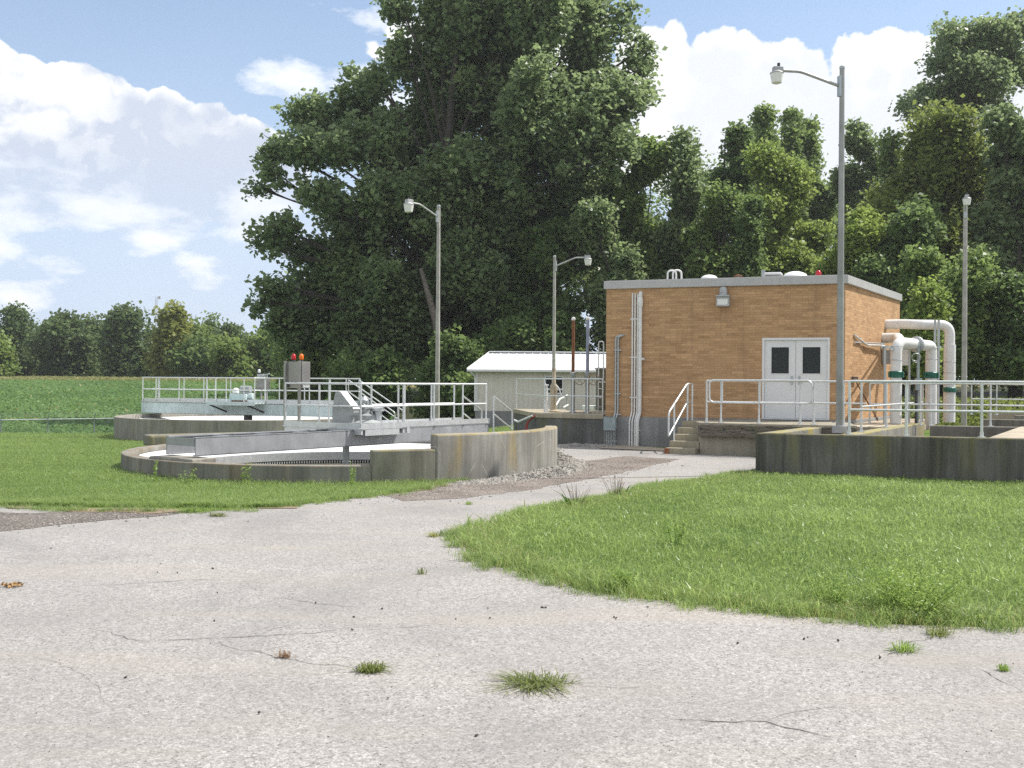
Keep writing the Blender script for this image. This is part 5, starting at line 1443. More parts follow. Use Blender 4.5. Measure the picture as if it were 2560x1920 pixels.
# the great cottonwood behind the shed
big = [(1120, 40, 190, 130), (960, 70, 95, 110), (1280, 70, 95, 110), (1385, 130, 36, 66), (1392, 195, 28, 40), (1000, 230, 165, 120), (1200, 240, 165, 140), (1325, 240, 70, 100),
       (770, 215, 80, 70), (815, 175, 45, 48), (690, 275, 60, 62), (690, 330, 85, 65), (605, 325, 50, 36), (585, 385, 44, 28), (560, 408, 30, 16), (800, 330, 115, 100), (690, 420, 85, 42),
       (900, 440, 135, 120), (1060, 430, 150, 130), (1220, 440, 120, 120), (880, 120, 50, 70), (600, 505, 55, 36), (640, 545, 85, 36), (575, 535, 38, 26), (760, 560, 100, 75),
       (590, 625, 48, 34), (565, 655, 32, 20), (680, 655, 105, 62), (830, 640, 130, 100), (980, 620, 140, 120), (600, 700, 50, 42), (690, 735, 85, 55), (820, 740, 120, 62), (960, 740, 140, 75), (870, 20, 40, 50),
       (1130, 610, 110, 120), (1330, 330, 60, 60), (640, 240, 34, 30)]
bb_ = px_blobs(big, 66.0, 0.8, 5, 2.6)
bb_ += px_blobs([(1000, 330, 200, 190), (1180, 340, 170, 190), (1090, 150, 190, 140), (880, 540, 190, 130), (1060, 560, 170, 150), (770, 470, 100, 90), (770, 300, 85, 80), (1230, 520, 110, 120), (900, 330, 110, 120), (720, 640, 110, 80), (1280, 180, 85, 140), (960, 700, 170, 90), (780, 720, 130, 70)], 69.0, 0.55, 6, 1.0)
tree("cottonwood_tree", "huge dark cottonwood rising out of the picture behind the shed", "tree", bb_, 255000, 0.38, "cotton", V(-4.6, 66.5, -0.2), V(-3.2, 66, 27), 0.62, 30, 0.85, 3, None, 0.45, 0.45, tall=1.2)
# a second leaning stem seen below the crown
st2 = thing("tree_trunk", "pale leaning tree trunk showing through the cottonwood's shade", "tree trunk", V(-7.2, 62.0, -0.2))
q0, q1, q2 = P(1103, 880, 62), P(1086, 790, 62), P(1052, 672, 63)
MB().tube([V(q0.x, 62, -0.3), q0, q1, q2], [0.28, 0.24, 0.21, 0.12], 10).build("stem", m_plain("grey brown bark", (0.13, 0.11, 0.09), 0.9, 0, 0.35, 6, 0.3), st2, smooth=True)

def auto(cx, ytop, ybot, hw, Y, style="round", n=12, seed=1, dep=0.8):
    """blobs filling a crown outline given in photo pixels"""
    r = random.Random(seed); L = []
    for i in range(n):
        t = (i + 0.5) / n; t = t ** 0.9
        y = ytop + (ybot - ytop) * t
        if style == "round": w = math.sin(PI * min(1, t * 0.78 + 0.10)) ** 0.6
        elif style == "cone": w = 0.10 + 0.90 * t
        else: w = 0.75 + 0.25 * math.sin(t * PI)
        rr = hw * r.uniform(0.30, 0.46) * (0.55 + 0.45 * w)
        x = cx + r.uniform(-1, 1) * max(0, hw * w - rr)
        L.append((x, y + rr * 0.5, rr, rr * r.uniform(0.7, 0.95)))
    return px_blobs(L, Y, dep, seed + 50, hw * K / F * Y * 0.4)

def wood_tree(label, cx, ytop, ybot, hw, Y, mat, n, leaf, seed, style="round", name="woodland_tree", per=28, cl=0.85, nb=13, r0=0.22, shell=0.42, group="trees of the wood behind the building", cat="tree", up=0.35):
    bl = auto(cx, ytop, ybot, hw, Y, style, nb, seed); leaf *= 1.2
    b = P(cx * K, 960, Y); g = gzf(b.x, Y)
    tree(name, label, cat, bl, n, leaf, mat, V(b.x, Y, g - 0.2), None, r0, per, cl, seed, group, shell, up)
W = wood_tree
W("dark tree directly behind the valve vault under the cottonwood's right side", 1180, 470, 800, 115, 65, "dark", 26000, 0.30, 21)
W("bushy dark tree filling the gap left of the brick building", 1300, 430, 800, 95, 63, "cotton", 24000, 0.27, 22)
W("leafy tree whose crown meets the cottonwood's lower right side", 1385, 292, 720, 105, 67, "mid", 34000, 0.28, 23)
W("slim dark green tree over the building's left roof corner", 1478, 278, 640, 78, 66, "cotton", 24000, 0.28, 24, "cone")
W("deep green tree standing behind the pale green tree", 1570, 262, 640, 85, 72, "dark", 26000, 0.30, 25)
W("feathery spired tree tallest above the middle of the roof", 1652, 226, 560, 62, 84, "mid", 17000, 0.30, 26, "cone", nb=15, cl=0.9)
W("second feathery spire just left of the tall lamp pole", 1708, 234, 560, 48, 88, "mid", 13000, 0.30, 27, "cone", nb=14, cl=0.9)
W("round topped hazy tree behind the tall lamp pole's upper part", 1762, 250, 560, 58, 90, "mid", 15000, 0.32, 28)
W("loose crowned tree right of the tall lamp pole against the clouds", 1858, 264, 600, 85, 84, "cotton", 20000, 0.32, 29)
W("small feathery tree between the loose crown and the olive tree", 1925, 282, 620, 55, 78, "mid", 12000, 0.30, 30, "cone")
W("yellowish green tree in front of the wood above the roof", 1690, 306, 640, 120, 67, "light", 42000, 0.24, 31, nb=18)
W("light green tree crowding behind the yellowish one on its left", 1575, 400, 660, 95, 64, "mid", 28000, 0.24, 32)
W("narrow dark ivy covered tree above the roof's middle", 1622, 430, 640, 32, 60.5, "dark", 12000, 0.20, 33, "col", name="ivy_clad_tree", cl=0.6, group=None)
W("yellow green bushy tree just right of the tall lamp pole", 1862, 458, 620, 58, 56, "light", 18000, 0.20, 34, cl=0.8)
W("broad olive green tree with a domed crown at the right", 2030, 232, 760, 190, 62, "olive", 70000, 0.26, 35, nb=26, r0=0.4, cl=1.0)
W("dark tree filling the lower wood behind the white pipes", 1950, 430, 800, 120, 56, "dark", 36000, 0.26, 36, nb=16)
W("dark tree at the right edge of the wood", 2185, 225, 800, 95, 58, "cotton", 40000, 0.27, 37, nb=18, r0=0.35)
W("tree partly outside the right edge of the picture", 2310, 260, 800, 120, 56, "olive", 26000, 0.28, 38, nb=14)
for k_, (cx, yt, hw, Y, mt) in enumerate(((2420, 300, 130, 58, "cotton"), (2560, 260, 140, 62, "dark"), (2720, 320, 130, 57, "mid"))):
    W("tree of the wood standing outside the picture's right side", cx, yt, 800, hw, Y, mt, 16000, 0.34, 240 + k_, nb=14)
# tall open tree over the olive one
tall_b = px_blobs([(2090, 95, 62, 48), (2150, 85, 58, 45), (2040, 135, 34, 28), (2180, 150, 60, 60), (2120, 165, 75, 45), (2070, 200, 55, 32), (1985, 215, 36, 22), (1962, 235, 20, 14), (2030, 225, 38, 20), (2120, 225, 60, 35), (2055, 70, 24, 18), (2205, 60, 28, 30), (2010, 200, 20, 14)], 76, 0.8, 9, 2)
tree("tall_tree", "tall open crowned tree standing above the olive tree at top right", "tree", tall_b, 30000, 0.32, "cotton", P(2125 * K, 900, 76) * 1.0 - V(0, 0, 0), V(*P(2120 * K, 100, 76)), 0.42, 20, 1.0, 41, None, 0.45)
# lower growth at the foot of the wood
bushes = [("large light green bush behind the far right lamp pole", 2105, 545, 790, 78, 47, "mid", 16000, 0.2, 51), ("bush with pale leaf tips left of the far right lamp pole", 2005, 545, 760, 62, 49, "mid", 13000, 0.2, 52),
          ("small upright light bush low behind the white pipes", 2000, 618, 790, 34, 44, "light", 6000, 0.17, 53), ("dark undergrowth bush at the far right edge", 2195, 600, 800, 60, 46, "dark", 11000, 0.2, 54),
          ("dark bush behind the shed's ridge at its left end", 1085, 690, 800, 90, 61, "dark", 13000, 0.24, 55), ("dark bush behind the middle of the shed roof", 1215, 690, 800, 75, 62, "dark", 12000, 0.24, 56),
          ("bush between the leaning trunk and the far bridge", 960, 720, 880, 85, 57, "dark", 13000, 0.24, 57), ("sunlit green bush right of the far bridge's stair", 1022, 815, 885, 22, 53, "mid", 2500, 0.2, 58),
          ("low green bush behind the far bridge's right half", 800, 760, 890, 90, 60, "dark", 15000, 0.25, 59), ("leafy bush at the cottonwood's left foot", 660, 770, 890, 60, 66, "farlight", 9000, 0.27, 60),
          ("bright leafy bush left of the large red beacon on the roof", 1800, 555, 640, 40, 57, "light", 8000, 0.18, 61), ("dark bush behind the right end of the brick building", 1890, 560, 800, 60, 54, "dark", 11000, 0.2, 62)]
for (lb, cx, yt, yb, hw, Y, mt, n, lf, sdx) in bushes:
    W(lb, cx, yt, yb, hw, Y, mt, n, lf, sdx, name="bush", per=22, cl=0.8, nb=9, r0=0.06, group="bushes at the foot of the wood", cat="bush")
# the depths of the wood: one leafy mass behind the trees that can be told apart
wd = []
r = random.Random(77)
for i in range(145):
    x = r.uniform(620, 2760); y = r.uniform(365 if x > 1420 else 420, 800)
    if x < 1000: y = r.uniform(640, 800)
    wd.append((x, y, r.uniform(60, 110), r.uniform(50, 85)))
p_, ti, _ = crown_points(px_blobs(wd, 100.0, 0.8, 4, 8), 190000, 24, 1.5, 78)
tag(leaf_mesh("woods", p_, 0.42, LEAF["mid"], None, ti), label="dark depth of the wood behind the separate trees", kind="stuff")

# distant tree line across the field
fartrees = [("rounded tree at the left end of the distant tree line", 30, 664, 832, 56, 150, "far", 9000), ("distant tree cut by the picture's left edge", -45, 690, 832, 50, 146, "far", 7000), ("low pale bush at the left end of the field", -8, 730, 830, 46, 138, "farlight", 6000),
            ("wide distant tree between the round one and the mast", 140, 684, 832, 78, 146, "far", 14000), ("distant tree with a knobbly top left of the mast", 190, 690, 832, 42, 158, "far", 7000), ("large distant tree just left of the radio mast", 282, 664, 832, 74, 143, "far", 14000),
            ("yellowing distant tree right of the radio mast", 366, 662, 826, 40, 139, "yellow", 8500), ("olive distant tree next to the yellowing one", 412, 698, 830, 46, 146, "farlight", 7500), ("dark rounded bush in front of the distant trees", 418, 742, 834, 42, 136, "dark", 7000),
            ("small dark crown poking above the distant line", 455, 686, 800, 28, 170, "dark", 4500), ("dark distant tree behind the light green ones", 500, 706, 832, 52, 160, "far", 7500), ("bright green distant tree left of the cottonwood", 500, 742, 834, 52, 134, "farlight", 8000),
            ("distant tree with light top nearest the cottonwood", 565, 722, 834, 58, 138, "farlight", 9500), ("distant tree half hidden by the cottonwood", 640, 730, 834, 60, 140, "far", 8000), ("dark distant tree in the gap behind the mast", 340, 715, 832, 48, 156, "far", 7000), ("dark distant tree behind the wide tree at left", 85, 712, 832, 44, 160, "far", 6500)]
for i, (lb, cx, yt, yb, hw, Y, mt, n) in enumerate(fartrees):
    W(lb, cx, yt, yb, hw, Y, mt, n, 0.52, 100 + i, name="distant_tree", per=22, cl=1.8, nb=13, r0=0.25, shell=0.36, group="distant trees across the field")
for i, (cx, Y) in enumerate(((-110, 145), (-190, 148), (720, 142), (800, 146))):
    W("distant tree filling the tree line behind the cottonwood" if cx > 0 else "distant tree beyond the picture's left side", cx, 700, 832, 70, Y, "far", 6000, 0.6, 140 + i, name="distant_tree", per=22, cl=1.8, nb=10, shell=0.36, group="distant trees across the field")

wd = [(r.uniform(-260, 900), r.uniform(728, 815), r.uniform(40, 75), r.uniform(22, 38)) for i in range(80)]
p_, ti, _ = crown_points(px_blobs(wd, 185.0, 0.8, 4, 6), 40000, 22, 2.4, 79)
tag(leaf_mesh("distant_woods", p_, 0.8, LEAF["far"], None, ti), label="hazy wood behind the separate distant trees", kind="stuff")
# crop and meadow
def scatter_wedge(n, y0, y1, rx0, rx1, h0, h1, pw=1.0):
    u = rng.uniform(0, 1, n); Y = y0 + (y1 - y0) * u ** pw
    X = Y * rng.uniform(rx0, rx1, n)
    return np.stack([X, Y, gz(X, Y) + rng.uniform(h0, h1, n)], 1)
p_ = scatter_wedge(150000, 46.5, 132, -0.62, -0.12, 0.02, 0.42, 1.25)
keep = ~((np.hypot(p_[:, 0] - C2.x, p_[:, 1] - C2.y) < R2 + 0.4)) & (p_[:, 0] < -0.10 * p_[:, 1] - 0.5)
p_ = p_[keep]
cl_ = np.clip(0.45 + 0.22 * np.sin(p_[:, 0] * 0.35 + np.sin(p_[:, 1] * 0.17) * 2) + rng.normal(0, 0.18, len(p_)), 0, 1)
tag(leaf_mesh("crop_field", p_, 0.26, LEAF["crop"], None, cl_, 1.1, 0.75), label="low green crop covering the field beyond the fence", kind="stuff")
p_ = scatter_wedge(45000, 126, 147, -0.64, -0.12, 0.05, 0.6)
tag(leaf_mesh("meadow_grass", p_, 0.42, LEAF["tan"], None, np.clip(rng.normal(0.45, 0.25, len(p_)), 0, 1), 0.2, 0.35), label="dry meadow strip along the far edge of the field", kind="stuff")
p_ = scatter_wedge(260, 60, 124, -0.6, -0.2, 0.25, 0.6)
tag(leaf_mesh("crop_weeds", p_, 0.36, LEAF["tan"], None, np.clip(rng.normal(0.2, 0.2, len(p_)), 0, 1), 0.3, 0.5), label="reddish weeds scattered over the green crop", kind="stuff")
# rough growth behind the right basin
n = 22000; X = rng.uniform(9, 30, n); Y = rng.uniform(41, 47, n)
p_ = np.stack([X, Y, gz(X, Y) + rng.uniform(0, 1, n) ** 1.4 * 1.25], 1)
tag(leaf_mesh("rough_weeds", p_, 0.17, LEAF["olive"], None, np.clip(rng.normal(0.6, 0.25, n), 0, 1), 0.2, 0.45), label="rough weeds growing behind the right basin", kind="stuff")

# ------------------------------------------------------------------ grass
def inside(poly, X, Y):
    c = np.zeros(len(X), bool); n = len(poly); j = n - 1
    for i in range(n):
        xi, yi = poly[i][0], poly[i][1]; xj, yj = poly[j][0], poly[j][1]
        m = ((yi > Y) != (yj > Y)) & (X < (xj - xi) * (Y - yi) / (yj - yi + 1e-12) + xi)
        c ^= m; j = i
    return c

def blades(name, base, h, w, mat, tint, lean=0.55, parent=None, zoff=0.0):
    n = len(base)
    a = rng.uniform(0, 2 * PI, n); d = np.stack([np.cos(a), np.sin(a), np.zeros(n)], 1)
    b = rng.uniform(0, 2 * PI, n); wv = np.stack([np.cos(b), np.sin(b), np.zeros(n)], 1) * (w * 0.5)[:, None]
    ln = (lean * rng.uniform(0.25, 1.5, n) * h)[:, None]
    up = np.array([0, 0, 1.0])
    p0 = base + up * zoff; p1 = p0 + up * (h * 0.62)[:, None] + d * ln * 0.35; p2 = p0 + up * (h * (1.0 - 0.25 * np.clip(ln[:, 0] / h, 0, 1.5)))[:, None] + d * ln
    v = np.stack([p0 - wv, p0 + wv, p1 + wv * 0.8, p1 - wv * 0.8, p1 - wv * 0.8, p1 + wv * 0.8, p2 + wv * 0.12, p2 - wv * 0.12], 1)
    return mesh_np(name, v.reshape(-1, 3), 4, mat, parent, np.repeat(tint, 2))

def patch_noise(X, Y, s, seed):
    g = np.random.default_rng(seed); z = np.zeros(len(X))
    for o in range(5):
        a = g.uniform(0, 6.28, 2); f = s * 1.7 ** o
        z += np.sin(X * f * np.cos(a[0]) + Y * f * np.sin(a[0]) + a[1]) * np.sin(X * f * np.sin(a[0] + 1) - Y * f * np.cos(a[0] + 1) + a[0] * 3) / 1.35 ** o
    return z / 2.2

# right lawn
lawn = [(p[0], p[1]) for p in wig(LAWN_EDGE + [(6.5, 7.85), (14, 7.6), (16.5, 17.5), (13.0, 18.72), (4.97, 21.33)], 0.3, 0.06, 9)]
N = 440000
X = np.concatenate([rng.uniform(-1, 16.2, N)]); u = rng.uniform(0, 1, N); Y = 7.7 + (21.6 - 7.7) * u ** 1.35
k = inside(lawn, X, Y) & (X < 0.72 * Y + 2.5); X, Y = X[k], Y[k]
le = np.array([(p[0], p[1]) for p in LAWN_EDGE])
seg = np.concatenate([np.linspace(le[i], le[i + 1], 40) for i in range(len(le) - 1)])
de = np.full(len(X), 9.0)
for i in range(0, len(seg), 4): de = np.minimum(de, np.hypot(X - seg[i, 0], Y - seg[i, 1]))
pn_ = patch_noise(X, Y, 0.9, 3)
front = (Y < 13.5)
h = (0.085 + 0.05 * pn_ + 0.06 * np.exp(-de / 0.30)) * rng.uniform(0.55, 1.3, len(X)); h = np.clip(h, 0.03, 0.3)
w = 0.0042 + 0.0028 * rng.uniform(0, 1, len(X)) + 0.00022 * Y
p2_ = patch_noise(X, Y, 3.2, 14)
t_ = np.clip(0.42 + 0.26 * pn_ + 0.22 * p2_ + 0.20 * np.exp(-de / 0.35) + rng.normal(0, 0.18, len(X)), 0, 1)
broad = rng.uniform(0, 1, len(X)) < 0.05 + 0.05 * (pn_ > 0.35)  # coarse broad blades; their paler tint stands in for glints
w = np.where(broad, w * 2.3, w); h = np.where(broad, h * 1.35, h); t_ = np.where(broad, np.clip(t_ + 0.3, 0, 1), t_)
base = np.stack([X, Y, gz(X, Y) - 0.004], 1)
tag(blades("lawn_grass", base, h, w, LEAF["grass"], t_, 0.75), label="bright green lawn in front of the right basin", kind="stuff")
# seedy drier fringe along the drive
m = (de < 0.45) & (rng.uniform(0, 1, len(X)) < 0.55)
bb2 = base[m] + np.stack([rng.normal(0, 0.13, m.sum()), rng.normal(0, 0.13, m.sum()), np.zeros(m.sum())], 1)
tip = np.exp(-(np.hypot(bb2[:, 0] + 0.3, bb2[:, 1] - 12.2) / 2.2) ** 2)
hh = (0.09 + 0.10 * rng.uniform(0, 1, len(bb2)) ** 2) * (0.8 + 0.3 * tip)
tag(blades("edge_grass", bb2, hh, np.full(len(bb2), 0.0042), LEAF["grassdry"], np.clip(rng.normal(0.35, 0.25, len(bb2)) + 0.3 * tip, 0, 1), 0.9), label="thin seedy grass fringing the lawn along the driveway", kind="stuff")

# clumps that spill over the edge of the asphalt
def spill(edge_pts, poly, nc, label, seed):
    global rng
    e = np.array(edge_pts); sg = np.concatenate([np.linspace(e[i], e[i + 1], 12) for i in range(len(e) - 1)])
    i = rng.integers(0, len(sg) - 1, nc); off = np.abs(rng.normal(0, 0.09, nc))
    cc = sg[i] + rng.normal(0, 0.05, (nc, 2)); dr = sg[np.minimum(i + 1, len(sg) - 1)] - sg[i]
    dr = np.stack([dr[:, 1], -dr[:, 0]], 1) / (np.linalg.norm(dr, axis=1)[:, None] + 1e-9)
    sgn = np.where(inside(poly, (cc + dr * 0.1)[:, 0], (cc + dr * 0.1)[:, 1]), -1.0, 1.0)
    cc = cc + dr * (sgn * off)[:, None]
    rep = rng.integers(12, 60, nc); ii = np.repeat(np.arange(nc), rep)
    q = cc[ii] + rng.normal(0, 0.05, (len(ii), 2)); big_ = rng.uniform(0.6, 1.5, nc)[ii]
    tone = np.clip(rng.normal(0.4, 0.25, nc)[ii] + rng.normal(0, 0.12, len(ii)), 0, 1)
    bq = np.stack([q[:, 0], q[:, 1], gz(q[:, 0], q[:, 1])], 1)
    tag(blades("edge_clumps", bq, (0.085 * big_ * rng.uniform(0.5, 1.3, len(q))).clip(0.03, 0.24), np.full(len(q), 0.0052), LEAF["grass"], tone, 1.3), label=label, kind="stuff")
spill(LAWN_EDGE, lawn, 420, "matted grass spilling from the right lawn onto the driveway", 1)

# left lawn
ll = [(p[0], p[1]) for p in LEFT_EDGE] + [g2(1190, 1196), (-0.9, 23.5), (0.5, 29), (0.0, 34), (0.2, 49), (-8, 49), (-24, 46.5), (-24, 16.4)]
N = 420000
u = rng.uniform(0, 1, N); Y = 15.2 + (48.5 - 15.2) * u ** 1.9; X = rng.uniform(-0.54, 0.02, N) * (Y + 1.5)
k = inside(ll, X, Y) & (np.hypot(X - C1.x, Y - C1.y) > R1 + 0.03) & (np.hypot(X - C2.x, Y - C2.y) > R2 + 0.03)
X, Y = X[k], Y[k]; pn_ = patch_noise(X, Y, 0.7, 8)
bare = patch_noise(X, Y, 0.55, 21) > 0.62
k = ~(bare & (rng.uniform(0, 1, len(X)) < 0.75)); X, Y, pn_ = X[k], Y[k], pn_[k]
spill(LEFT_EDGE, ll, 300, "matted grass spilling from the left lawn onto the driveway", 2)
dt = np.abs(np.hypot(X - C1.x, Y - C1.y) - R1)
h = np.clip((0.075 + 0.03 * pn_ + 0.06 * np.exp(-dt / 0.25)) * rng.uniform(0.5, 1.3, len(X)), 0.025, 0.3)
w = 0.005 + 0.003 * rng.uniform(0, 1, len(X)) + 0.0004 * np.maximum(0, Y - 14)
t_ = np.clip(0.46 + 0.26 * pn_ + rng.normal(0, 0.18, len(X)), 0, 1)
tag(blades("lawn_grass", np.stack([X, Y, gz(X, Y) - 0.004], 1), h, w, LEAF["grass"], t_, 0.75), label="green lawn around the round tanks left of the driveway", kind="stuff")

# tufts growing out of the asphalt
def tuft(label, px, py, rad, hgt, n, mat="tuft", seed=0, lean=1.0, name="grass_tuft", flat=1.0, group="grass tufts in the driveway"):
    c = G(px, py); n0 = n
    r = rad * rng.uniform(0, 1, n) ** 0.8 * 0.35; a = rng.uniform(0, 2 * PI, n)
    base = np.stack([c.x + r * np.cos(a), c.y + r * np.sin(a) * flat, np.full(n, gzf(c.x, c.y) + 0.003)], 1)
    lob = 0.62 + 0.38 * np.sin(a * 2 + rng.uniform(0, 6.28)) * np.sin(a * 3 + rng.uniform(0, 6.28))
    d = np.stack([np.cos(a), np.sin(a), np.zeros(n)], 1); h = hgt * rng.uniform(0.25, 1.3, n) ** 1.2; L = rad * rng.uniform(0.2, 1.15, n) * lean * lob
    base[:, :2] += rng.normal(0, rad * 0.16, (n, 2)) * np.array([1.3, 0.7])
    wv = np.stack([-np.sin(a), np.cos(a), np.zeros(n)], 1) * 0.0028
    up = np.array([0, 0, 1.0]); p1 = base + up * (h * 0.8)[:, None] + d * (L * 0.45)[:, None]; p2 = base + up * (h * 0.75)[:, None] + d * L[:, None]
    v = np.stack([base - wv, base + wv, p1 + wv, p1 - wv, p1 - wv, p1 + wv, p2 + wv * 0.1, p2 - wv * 0.1], 1)
    o = mesh_np(name, v.reshape(-1, 3), 4, LEAF[mat], None, np.repeat(np.clip(rng.normal(0.4, 0.25, n), 0, 1), 2))
    return tag(o, label, "grass tuft", group)
tuft("largest spreading grass tuft at the bottom centre of the driveway", 1345, 1712, 0.30, 0.045, 360)
tuft("flat dense grass tuft left of the largest tuft on the driveway", 925, 1680, 0.14, 0.05, 260, flat=0.6)
tuft("small dry brown tuft on the crack left of the dense tuft", 712, 1645, 0.07, 0.05, 60, "straw")
tuft("straggly light tuft below the lawn corner at right", 2262, 1628, 0.15, 0.06, 130, "weed")
tuft("reddish creeping tuft nearest the right lawn's front edge", 2345, 1590, 0.17, 0.07, 110, "tuft")
tuft("little light green tuft near the picture's right edge", 2508, 1678, 0.06, 0.04, 70, "weed")
tuft("small pale tuft left of the lawn's pointed tip", 1085, 1342, 0.13, 0.05, 110, "grassdry")
tuft("tiny sparse tuft alone in the middle of the driveway", 1052, 1436, 0.08, 0.06, 40, "tuft")
tuft("low spreading light tuft where the left lawn meets the dark shoulder", 490, 1281, 0.42, 0.07, 240, "weed", flat=0.5)
tuft("small round tuft right of the spreading one at the left lawn", 545, 1291, 0.20, 0.05, 150, "tuft", flat=0.5)
tuft("little tuft in the narrow part of the driveway beyond the lawn tip", 1172, 1262, 0.10, 0.05, 60, "weed")
# weeds
def weed(label, px, py, hgt, rad, n, mat="weed", leaf=0.03, z=None, stalks=9, cat="weed"):
    c = G(px, py); t = thing("weed_plant", label, cat, V(c.x, c.y, gzf(c.x, c.y)))
    mb = MB(); pts = []
    for i in range(stalks):
        a = random.uniform(0, 2 * PI); rr = rad * random.uniform(0.15, 1); h = hgt * random.uniform(0.55, 1.0)
        b = V(c.x + rr * 0.35 * math.cos(a), c.y + rr * 0.35 * math.sin(a), gzf(c.x, c.y)); e = V(c.x + rr * math.cos(a), c.y + rr * math.sin(a), b.z + h)
        mb.tube([b, b.lerp(e, 0.5) + V(0, 0, h * 0.08), e], [0.004, 0.003, 0.0015], 5)
        for q in range(n // stalks):
            s = random.uniform(0.2, 1.0); p_ = b.lerp(e, s) + V(random.gauss(0, 1), random.gauss(0, 1), random.gauss(0, 0.6)) * rad * 0.16
            pts.append(tuple(p_))
    pts = np.array(pts)
    leaf_mesh("leaves", pts, leaf, LEAF[mat], t, np.clip(rng.normal(0.55, 0.22, len(pts)), 0, 1), 0.4, 0.4)
    mb.build("stems", M["bark"] if mat == "straw" else M["stem"], t)
weed("big feathery light green weed clump at the lawn's front right corner", 2255, 1535, 0.40, 0.52, 5200, leaf=0.030, stalks=34)
weed("leafy yellow green weed standing alone in the middle of the lawn", 1690, 1372, 0.36, 0.13, 220, leaf=0.045, stalks=6)
weed("medium feathery weed left of the big clump on the lawn edge", 2080, 1515, 0.26, 0.24, 700, leaf=0.03, stalks=12)
weed("broad weed with pale leaves along the front lawn edge", 1560, 1478, 0.20, 0.22, 500, leaf=0.04, stalks=10)
weed("tall thin weed growing against the low tank wall's middle", 880, 1218, 0.50, 0.10, 80, leaf=0.06, stalks=4)
weed("weed with curling stems by the low tank wall", 615, 1214, 0.42, 0.16, 90, leaf=0.06, stalks=5)
weed("single tall weed at the left part of the low tank wall", 386, 1208, 0.55, 0.10, 60, leaf=0.06, stalks=3)
weed("thin weed cluster at the low wall left of the concrete step", 480, 1212, 0.30, 0.25, 110, leaf=0.05, stalks=8)
weed("seedy brown stalks on the lawn edge beside the narrow drive", 1540, 1243, 0.42, 0.30, 170, "straw", 0.03, stalks=16)
weed("reddish seed stalks near the lawn's upper left edge", 1440, 1262, 0.36, 0.35, 150, "straw", 0.026, stalks=14)
# two big blades of a coarse grass on the lawn edge
t = thing("coarse_grass", "coarse tall grass blades leaning over the drive at the lawn's upper edge", "grass tuft", G(1422, 1268))
mb = MB()
for (x0, y0, x1, y1, h) in ((1425, 1270, 1378, 1222, 0.42), (1428, 1271, 1392, 1235, 0.35), (1432, 1272, 1402, 1240, 0.3), (1560, 1240, 1578, 1212, 0.3), (1420, 1271, 1360, 1272, 0.3)):
    a = G(x0, y0); b = P(x1, y1, a.y - 0.1); md = a.lerp(b, 0.5) + V(0.02, 0, 0.06)
    wv = V(0.011, 0.004, 0)
    mb.add([a - wv, a + wv, md + wv, md - wv, b + wv * 0.1, b - wv * 0.1], [(0, 1, 2, 3), (3, 2, 4, 5)])
mb.build("blades", M["tuftplain"] if "tuftplain" in M else m_plain("coarse blade", (0.13, 0.24, 0.03), 0.4), t)

# ------------------------------------------------------------------ gravel, pebbles, litter
def stones(name, cen, size, mat, label=None, kind="stuff"):
    n = len(cen)
    o = np.array([(1, 0, 0), (0, 1, 0), (-1, 0, 0), (0, -1, 0), (0, 0, 1), (0, 0, -1)], float)
    tri = [(0, 1, 4), (1, 2, 4), (2, 3, 4), (3, 0, 4), (1, 0, 5), (2, 1, 5), (3, 2, 5), (0, 3, 5)]
    v = o[None] * rng.uniform(0.55, 1.25, (n, 6, 1)) * size[:, None, None]
    v += rng.normal(0, 0.18, v.shape) * size[:, None, None]
    a = rng.uniform(0, 6.28, n); ca, sa_ = np.cos(a), np.sin(a)
    x = v[:, :, 0] * ca[:, None] - v[:, :, 1] * sa_[:, None]; y = v[:, :, 0] * sa_[:, None] + v[:, :, 1] * ca[:, None]
    v = np.stack([x, y, v[:, :, 2] * 0.75], 2) + cen[:, None, :]
    f = v[:, np.array(tri)].reshape(-1, 3)
    ob = mesh_np(name, f, 3, mat)
    return tag(ob, label, kind=kind)
def along(pts, n, spread):
    pts = np.array(pts); s = np.linalg.norm(np.diff(pts, axis=0), axis=1); cum = np.r_[0, np.cumsum(s)]
    u = rng.uniform(0, cum[-1], n); i = np.clip(np.searchsorted(cum, u) - 1, 0, len(s) - 1); t = (u - cum[i]) / s[i]
    q = pts[i] + (pts[i + 1] - pts[i]) * t[:, None]; off = rng.normal(0, spread, (n, 2))
    return q + off, np.hypot(off[:, 0], off[:, 1]) / spread, u / cum[-1]
def rim(a, k=0.3): return (C1.x + (R1 + k) * math.cos(a), C1.y + (R1 + k) * math.sin(a))
line = [rim(a) for a in np.linspace(a_high + 0.02, a_end - 0.02, 14)] + [(0.75, 25.4), (0.95, 27.6), (1.7, 28.7), (2.6, 28.2)]
q, dist, uu = along(line, 12000, 0.17)
k = np.hypot(q[:, 0] - C1.x, q[:, 1] - C1.y) > R1 + 0.03; q, dist, uu = q[k], dist[k], uu[k]
hump = 0.06 + 0.10 * np.exp(-((uu - 0.26) / 0.12) ** 2) + 0.12 * np.exp(-((uu - 0.52) / 0.07) ** 2)
hump = hump * np.clip(uu * 9, 0.1, 1)
z = gz(q[:, 0], q[:, 1]) + np.exp(-dist ** 2 * 0.6) * hump * rng.uniform(0.6, 1.0, len(q))
stones("gravel", np.stack([q[:, 0], q[:, 1], z], 1), rng.uniform(0.014, 0.05, len(q)), M["stone"], "crushed stone heaped along the foot of the tall tank wall")
q, dist, uu = along([g2(1000, 1246), g2(1150, 1225), g2(1300, 1205), g2(1450, 1182), g2(1600, 1160)], 1500, 0.5)
k = (np.hypot(q[:, 0] - C1.x, q[:, 1] - C1.y) > R1 + 0.1); q = q[k]
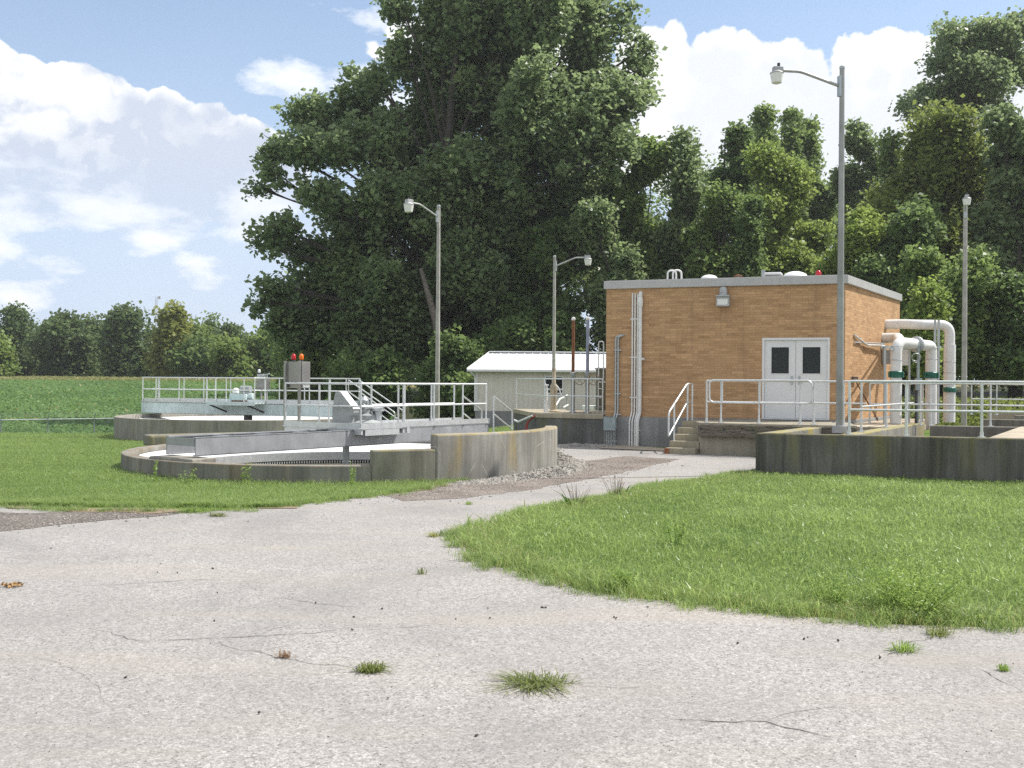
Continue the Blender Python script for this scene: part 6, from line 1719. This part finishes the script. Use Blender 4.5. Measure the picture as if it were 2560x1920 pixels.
stones("loose_gravel", np.stack([q[:, 0], q[:, 1], gz(q[:, 0], q[:, 1]) + 0.012], 1), rng.uniform(0.005, 0.022, len(q)), M["stone"], "loose stones scattered over the dirt track")
q, dist, uu = along([(-13, 14.4), g2(0, 1325), g2(150, 1306), g2(300, 1292), g2(440, 1283)], 700, 0.25)
stones("loose_gravel", np.stack([q[:, 0], q[:, 1], gz(q[:, 0], q[:, 1]) + 0.012], 1), rng.uniform(0.006, 0.02, len(q)), M["stone"], "small stones along the dark shoulder at the left")
pp = [(402, 1412), (532, 1424), (443, 1434), (393, 1433), (343, 1406), (128, 1373), (543, 1484), (535, 1555), (790, 1510), (1140, 1550), (1220, 1525), (1225, 1549), (885, 1545), (1535, 1546), (1540, 1549), (1620, 1541), (1355, 1521), (1220, 1523), (1365, 1522), (1056, 1843), (970, 1750), (315, 1697), (2200, 1648), (2095, 1605), (648, 1787), (1192, 1842), (1845, 1611), (2020, 1596), (2010, 1600), (2075, 1560), (955, 1525), (880, 1578), (1398, 1472), (1620, 1520), (620, 1305)]
cen = np.array([[*g2(*p_), 0.012] for p_ in pp])
stones("pebbles", cen, rng.uniform(0.007, 0.016, len(cen)), M["darkstone"], "dark crumbs lying loose on the driveway")
X = rng.uniform(-9, 9, 2600); Y = rng.uniform(3.5, 18, 2600); k = inside(DRIVE, X, Y)
cen = np.stack([X[k], Y[k], np.full(k.sum(), 0.006)], 1)
stones("grit", cen, rng.uniform(0.002, 0.0055, len(cen)), M["darkstone"], "fine grit strewn over the driveway")
def chunk(label, px, py, sx_, sy_, sz_, mat, Y=None):
    c = G(px, py) if Y is None else V(P(px, py, Y).x, Y, P(px, py, Y).z); bm = bmesh.new(); bmesh.ops.create_icosphere(bm, subdivisions=2, radius=1)
    for v in bm.verts: v.co = Vector((v.co.x * sx_, v.co.y * sy_, v.co.z * sz_)) * random.uniform(0.75, 1.15) + V(c.x, c.y, c.z + sz_ * 0.5)
    me = bpy.data.meshes.new("asphalt_chunk"); bm.to_mesh(me); bm.free(); me.materials.append(mat)
    return tag(link(bpy.data.objects.new("asphalt_chunk", me)), label, "rubble chunk", "black asphalt chunks on the gravel")
chunk("broken slab of black asphalt at the end of the tall tank wall", 1417, 1166, 0.15, 0.10, 0.055, M["darkstone"])
chunk("jagged black asphalt lump lying on the gravel heap", 1285, 1180, 0.09, 0.07, 0.07, M["darkstone"])
chunk("small black lump on the gravel left of the jagged one", 1236, 1176, 0.06, 0.05, 0.045, M["darkstone"])
c = G(30, 1467)
t = thing("dead_leaves", "brown dead leaves lying on the driveway at the left edge", "leaf litter", c)
pts = np.stack([c.x + rng.normal(0, 0.055, 50), c.y + rng.normal(0, 0.035, 50), 0.012 + rng.uniform(0, 0.02, 50)], 1)
leaf_mesh("leaves", pts, 0.05, M["drystraw"], t, np.zeros(50), 1.0)
for o in bpy.data.objects:
    if o.type == "MESH" and not o.name.startswith("crack"): pass
# ------------------------------------------------------------------ summer air
def haze(dens):
    m = bpy.data.materials.new("summer haze"); m.use_nodes = True; t = m.node_tree; t.nodes.clear()
    o = t.nodes.new("ShaderNodeOutputMaterial"); v = t.nodes.new("ShaderNodeVolumePrincipled")
    v.inputs["Color"].default_value = (0.93, 0.96, 1.0, 1); v.inputs["Density"].default_value = dens; v.inputs["Anisotropy"].default_value = 0.3
    t.links.new(v.outputs[0], o.inputs["Volume"])
    mb = MB().bx(V(0, 435, 21.0), 860, 950, 48.0)
    tag(mb.build("haze", m), kind="stuff")
haze(0.00035)
